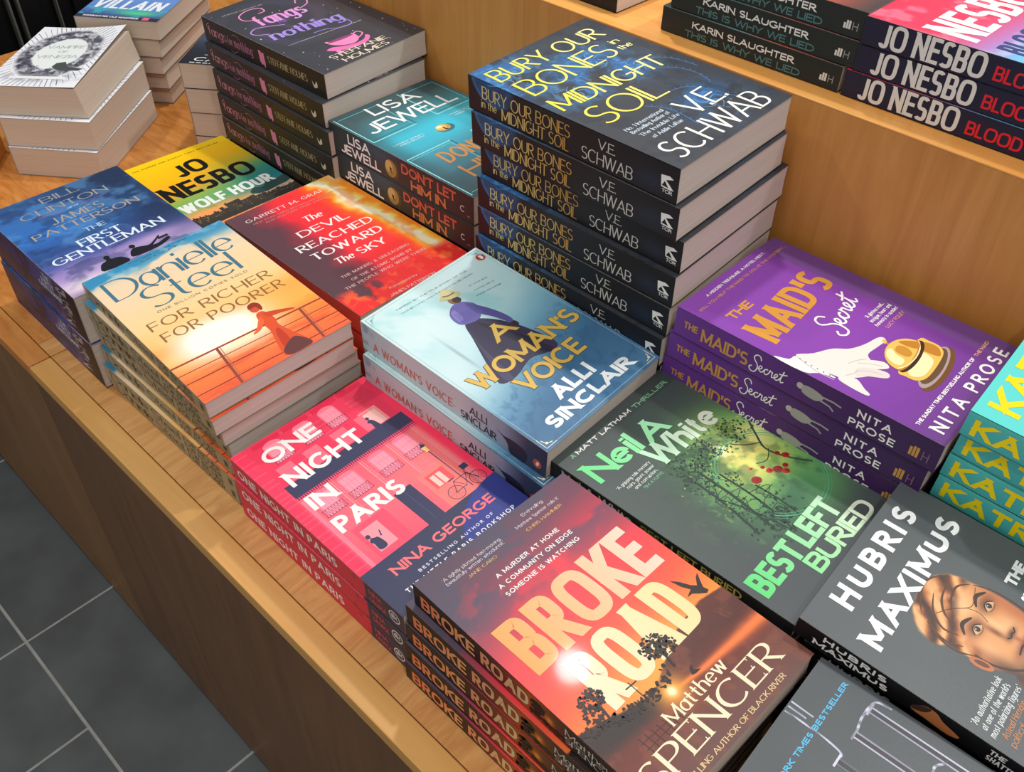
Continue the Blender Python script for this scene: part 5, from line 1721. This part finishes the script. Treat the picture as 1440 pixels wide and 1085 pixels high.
# farther display counter, to the left of the joint
t = tag(empty('display_counter', (-0.5, 0.3, FZ)), 'orange wood display counter beyond the joint, under the pale page-edge stacks', 'counter')
part('counter_top', -0.90, XS - .0302, -0.0305, 0.93, -0.022, 0.0, M_TOP_FAR, .0006)
part('filler_strip', XS - .0298, XS - .0006, -0.0305, 0.93, -0.022, -0.0002, M_TOP, .0006)
part('front_edge_strip', -0.90, XS - .0006, -0.0555, -0.0312, -0.018, 0.0, M_LIP_FAR, .0012)
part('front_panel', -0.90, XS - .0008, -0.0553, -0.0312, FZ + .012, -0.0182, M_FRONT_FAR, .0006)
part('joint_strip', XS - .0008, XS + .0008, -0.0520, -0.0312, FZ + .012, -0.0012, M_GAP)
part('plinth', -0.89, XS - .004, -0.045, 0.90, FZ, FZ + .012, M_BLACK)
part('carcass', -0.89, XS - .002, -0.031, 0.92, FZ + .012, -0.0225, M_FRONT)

# raised shelf along the back
RY, RZ = 0.4790, 0.3265
t = tag(empty('display_riser', (0.5, 0.7, 0.0)), 'golden wood raised shelf behind the tall stacks, books on top', 'shelf')
part('front_panel', -0.262, 1.30, RY, RY + .018, 0.0002, RZ - .0017, M_RISER, .0004)
part('shelf_board', -0.262, 1.30, RY - .0003, 0.93, RZ - .0016, RZ, M_SHELF, .0003)
part('side_panel', -0.262, -0.244, RY + .0185, 0.93, 0.0002, RZ - .0017, M_RISER, .0006)
part('back_panel', -0.2435, 1.30, 0.912, 0.93, 0.0002, RZ - .0017, M_RISER, .0006)

# small wooden block at the far left
bl = tag(empty('wooden_block', (-0.5714, 0.1392, 0.0), (0, 0, math.radians(-38.7))), 'low orange wood block at the left edge, beside the white engraved stack', 'block')
box_obj('block_body', 0.002, 0.16, -0.10, -0.002, 0.0, 0.0252, M_TOP_FAR, bl, .0012)

# black panelled backdrop with pale vertical strips
bp_ = tag(empty('backdrop_panel', (-1.02, 0.35, FZ)), 'black panelled backdrop with thin grey vertical strips, upper left', 'panel')
box_obj('panel_board', -0.045, -0.012, -1.05, 1.25, 0.0, 1.7, M_BLACK, bp_, .002)
for y, w in ((-0.045, .004), (0.004, .0045), (0.0205, .0045), (0.0885, .003), (0.157, .003), (-0.115, .004), (0.24, .003), (-0.26, .004)):
    box_obj('edge_strip', -0.0115, 0.004, y - w / 2, y + w / 2, 0.02, 1.66, M_STRIP, bp_, .001)
for k in range(22):
    y = -1.0 + k * 0.1
    box_obj('panel_fold', -0.0118, -0.002, y + .02, y + .058, 0.02, 1.68, M_BLACK, bp_, .003)

# ------------------------------------------------------------------ the stacks
mm = 0.001
stack(d_seaside, 'paperback with a sunset seaside cover', 'sunset seaside paperbacks', .1543, .2314, .019, 7,
      [(.0005, .0002, -.0376), (.0039, -.0050, -.0142), (.0022, -.0034, .004), (.0014, -.0022, .0150), (.0022, -.0050, .012), (.0070, -.0095, .020), (.0050, -.0070, .012)],
      .133, (-.002, .0321), top_what='sunset seaside paperback with a woman at a rail, topmost of its stack')
stack(d_bluenight, 'thick night-blue paperback with pale capitals', 'thick night-blue paperbacks', .158, .2110, .059, 2,
      [(-.2123, -.0098, -.0091), (-.2118, -.0118, -.004)], .118, (.006, -.006))
stack(d_yellow, 'yellow and green paperback with a city skyline', 'yellow skyline paperbacks', .1396, .1900, .0225, 4,
      [(-.2415, .1661, -.0055)], .09, (.0004, -.0225), M_GLOSS, nvis=1)
stack(d_redcloud, 'plum and red paperback with a fiery cloud', 'red cloud paperbacks', .1481, .2330, .024, 4,
      [(-.0144, .1694, -.0012)], .120, (.0001, -.0011), nvis=1)
stack(d_mist, 'misty blue paperback with a walking woman', 'misty blue paperbacks', .1523, .2280, .0345, 4,
      [(.2501, .1463, .0268), (.2547, .1415, .016), (.2500, .1480, .008)], .145, (-.0385, .0384), nvis=2)
stack(d_paris, 'hot pink paperback with a town house facade', 'hot pink paperbacks', .1510, .2330, .025, 3,
      [(.2472, -.0067, -.0033), (.2482, -.0080, .0020), (.2480, -.0074, .0010)], .075, (.0135, .0110))
stack(d_sunset, 'red sunset paperback with a road and trees', 'red sunset paperbacks', .1576, .2335, .024, 5,
      [(.4864, -.0005, -.0335), (.4822, -.0058, -.022), (.4815, -.0072, -.014), (.4815, -.0099, -.006), (.4815, -.0117, -.004)], .120, (.0348, -.003), step=1.0)
stack(d_forest, 'dark green paperback with a glowing forest', 'dark forest paperbacks', .1545, .2310, .018, 7,
      [(.4724, .1594, .0072), (.4735, .158, .004), (.4740, .160, .002)], .120, (.0191, .0147), M_MATTE, nvis=1)
stack(d_face, 'dark grey paperback with an orange painted face', 'painted face paperbacks', .1611, .2350, .0182, 8,
      [(.7058, .1537, .0483), (.7130, .1600, .036)], .1455, (-.0327, .0247), M_MATTE, nvis=1, step=.8)
stack(d_chrome, 'dark grey paperback with chrome letters', 'chrome letter paperbacks', .1545, .235, .0256, 5,
      [(.7357, -.0041, .0386)], .128, (.003, -.0007), M_MATTE, nvis=1)
stack(d_purple, 'purple paperback with a gloved hand and bell', 'purple bell paperbacks', .1508, .2358, .0285, 7,
      [(.4803, .3092, .0056), (.4766, .3098, .010), (.4748, .3103, .006), (.4810, .3190, .002)], .200, (.0101, -.0134), nvis=3)
stack(d_bones, 'black and blue flower paperback', 'black and blue flower paperbacks', .1595, .2310, .0326, 10,
      [(.2343, .3031, .0077), (.2390, .3020, .014), (.2435, .3087, .0138), (.2440, .3037, .016), (.2432, .3044, .0123), (.2426, .3017, .0094), (.2424, .3080, .004)],
      .326, (-.0044, .0401), M_MATTE, nvis=6, top_what='black paperback with blue flowers and thin yellow capitals, topmost of its stack')
stack(d_door, 'teal door paperback with a brass knob', 'teal door paperbacks', .1549, .2330, .0335, 6,
      [(-.0108, .3177, .0080), (-.0098, .3179, .0026), (-.0098, .3210, .002)], .1875, (.002, .0024), M_MATTE, nvis=2)
stack(d_fangs, 'charcoal paperback with a pink teacup', 'pink teacup paperbacks', .1547, .2310, .0305, 8,
      [(-.2453, .3146, .0348), (-.2425, .3110, .0099), (-.2343, .3087, .0088), (-.2320, .3070, .012), (-.2300, .3060, .010), (-.2300, .3100, .006)], .240, (-.0074, .0322), M_MATTE, nvis=5)
stack(d_teal, 'turquoise paperback with big yellow capitals', 'turquoise paperbacks', .155, .235, .0235, 10,
      [(.7190, .3191, .0416), (.7194, .3245, .034), (.7184, .3241, .030), (.7184, .3247, .026), (.7184, .3270, .022), (.7184, .326, .018)], .235, (-.0209, .0027), nvis=5)

# stacks on the farther counter, page edges towards the camera


def yaw_stack(design, what, group, w, h, pitch, n, z, yawr, corners, corner, **kw):
    """corners: (x, y) of the named cover corner for each copy from the top down; yawr = heading of the text direction"""
    poses = []
    for (x, y), a in zip(corners, yawr):
        yaw = a - math.pi / 2
        lx, ly = math.cos(yaw), math.sin(yaw)
        if corner in ('BL', 'BR'):
            x, y = x - h * lx, y - h * ly
        if corner in ('BR', 'TR'):
            x, y = x - w * -ly, y - w * lx
        poses.append((x, y, yaw))
    stack(design, what, group, w, h, pitch, n, poses, z, **kw)


yaw_stack(d_engraving, 'thick white paperback with a grey engraving', 'white engraved paperbacks', .127, .194, .0425, 3, .1275,
          (.70, .6851, .665), ((-.4060, .2055), (-.3978, .2012), (-.3945, .1972)), 'BR', shear=-.007, pages=M_PAGES_WARM,
          lift=lambda a, b: 0.012 * max(0.0, a - .3) ** 1.6 * (1.15 - b) + .0012 * a)
yaw_stack(d_bluegreen, 'blue and green paperback with slanted white capitals', 'blue and green paperbacks', .129, .198, .028, 5, .140,
          (.62, .64, .63, .66, .64), ((-.5065, .3800), (-.5125, .3795), (-.5190, .378), (-.526, .385), (-.535, .389)), 'BR', pages=M_PAGES_WARM)
yaw_stack(d_nightsky, 'dark night-sky paperback with bold white lettering', 'night-sky paperbacks', .127, .198, .036, 4, .144,
          (.652, .650, .655, .645), ((-.3535, .3240), (-.3530, .3244), (-.3540, .3252), (-.3550, .3250)), 'BL', pages=M_PAGES_WARM)

# books on the raised shelf
stack(d_blackgreen, 'black paperback with white and green spine lettering', 'black paperbacks on the shelf', .128, .190, .0235, 3,
      [(.3020, .506, .004), (.3010, .5055, .002), (.2935, .5045, 0)], RZ + .0705, base=RZ, top_what='black paperback with green spine lettering, cut off by the upper frame edge')
stack(d_redblue, 'navy-spined paperback with a red and sky-blue cover', 'navy-spined paperbacks', .153, .234, .0232, 3,
      [(.4925, .5035, .004), (.4915, .5045, .002), (.4870, .5040, 0)], RZ + .0696, base=RZ)
stack(d_plainblack, 'plain black-spined paperback at the near left end of the raised shelf', 'black-spined', .153, .2330, .030, 1,
      [(.0055, .5040, 0)], RZ + .030, base=RZ)
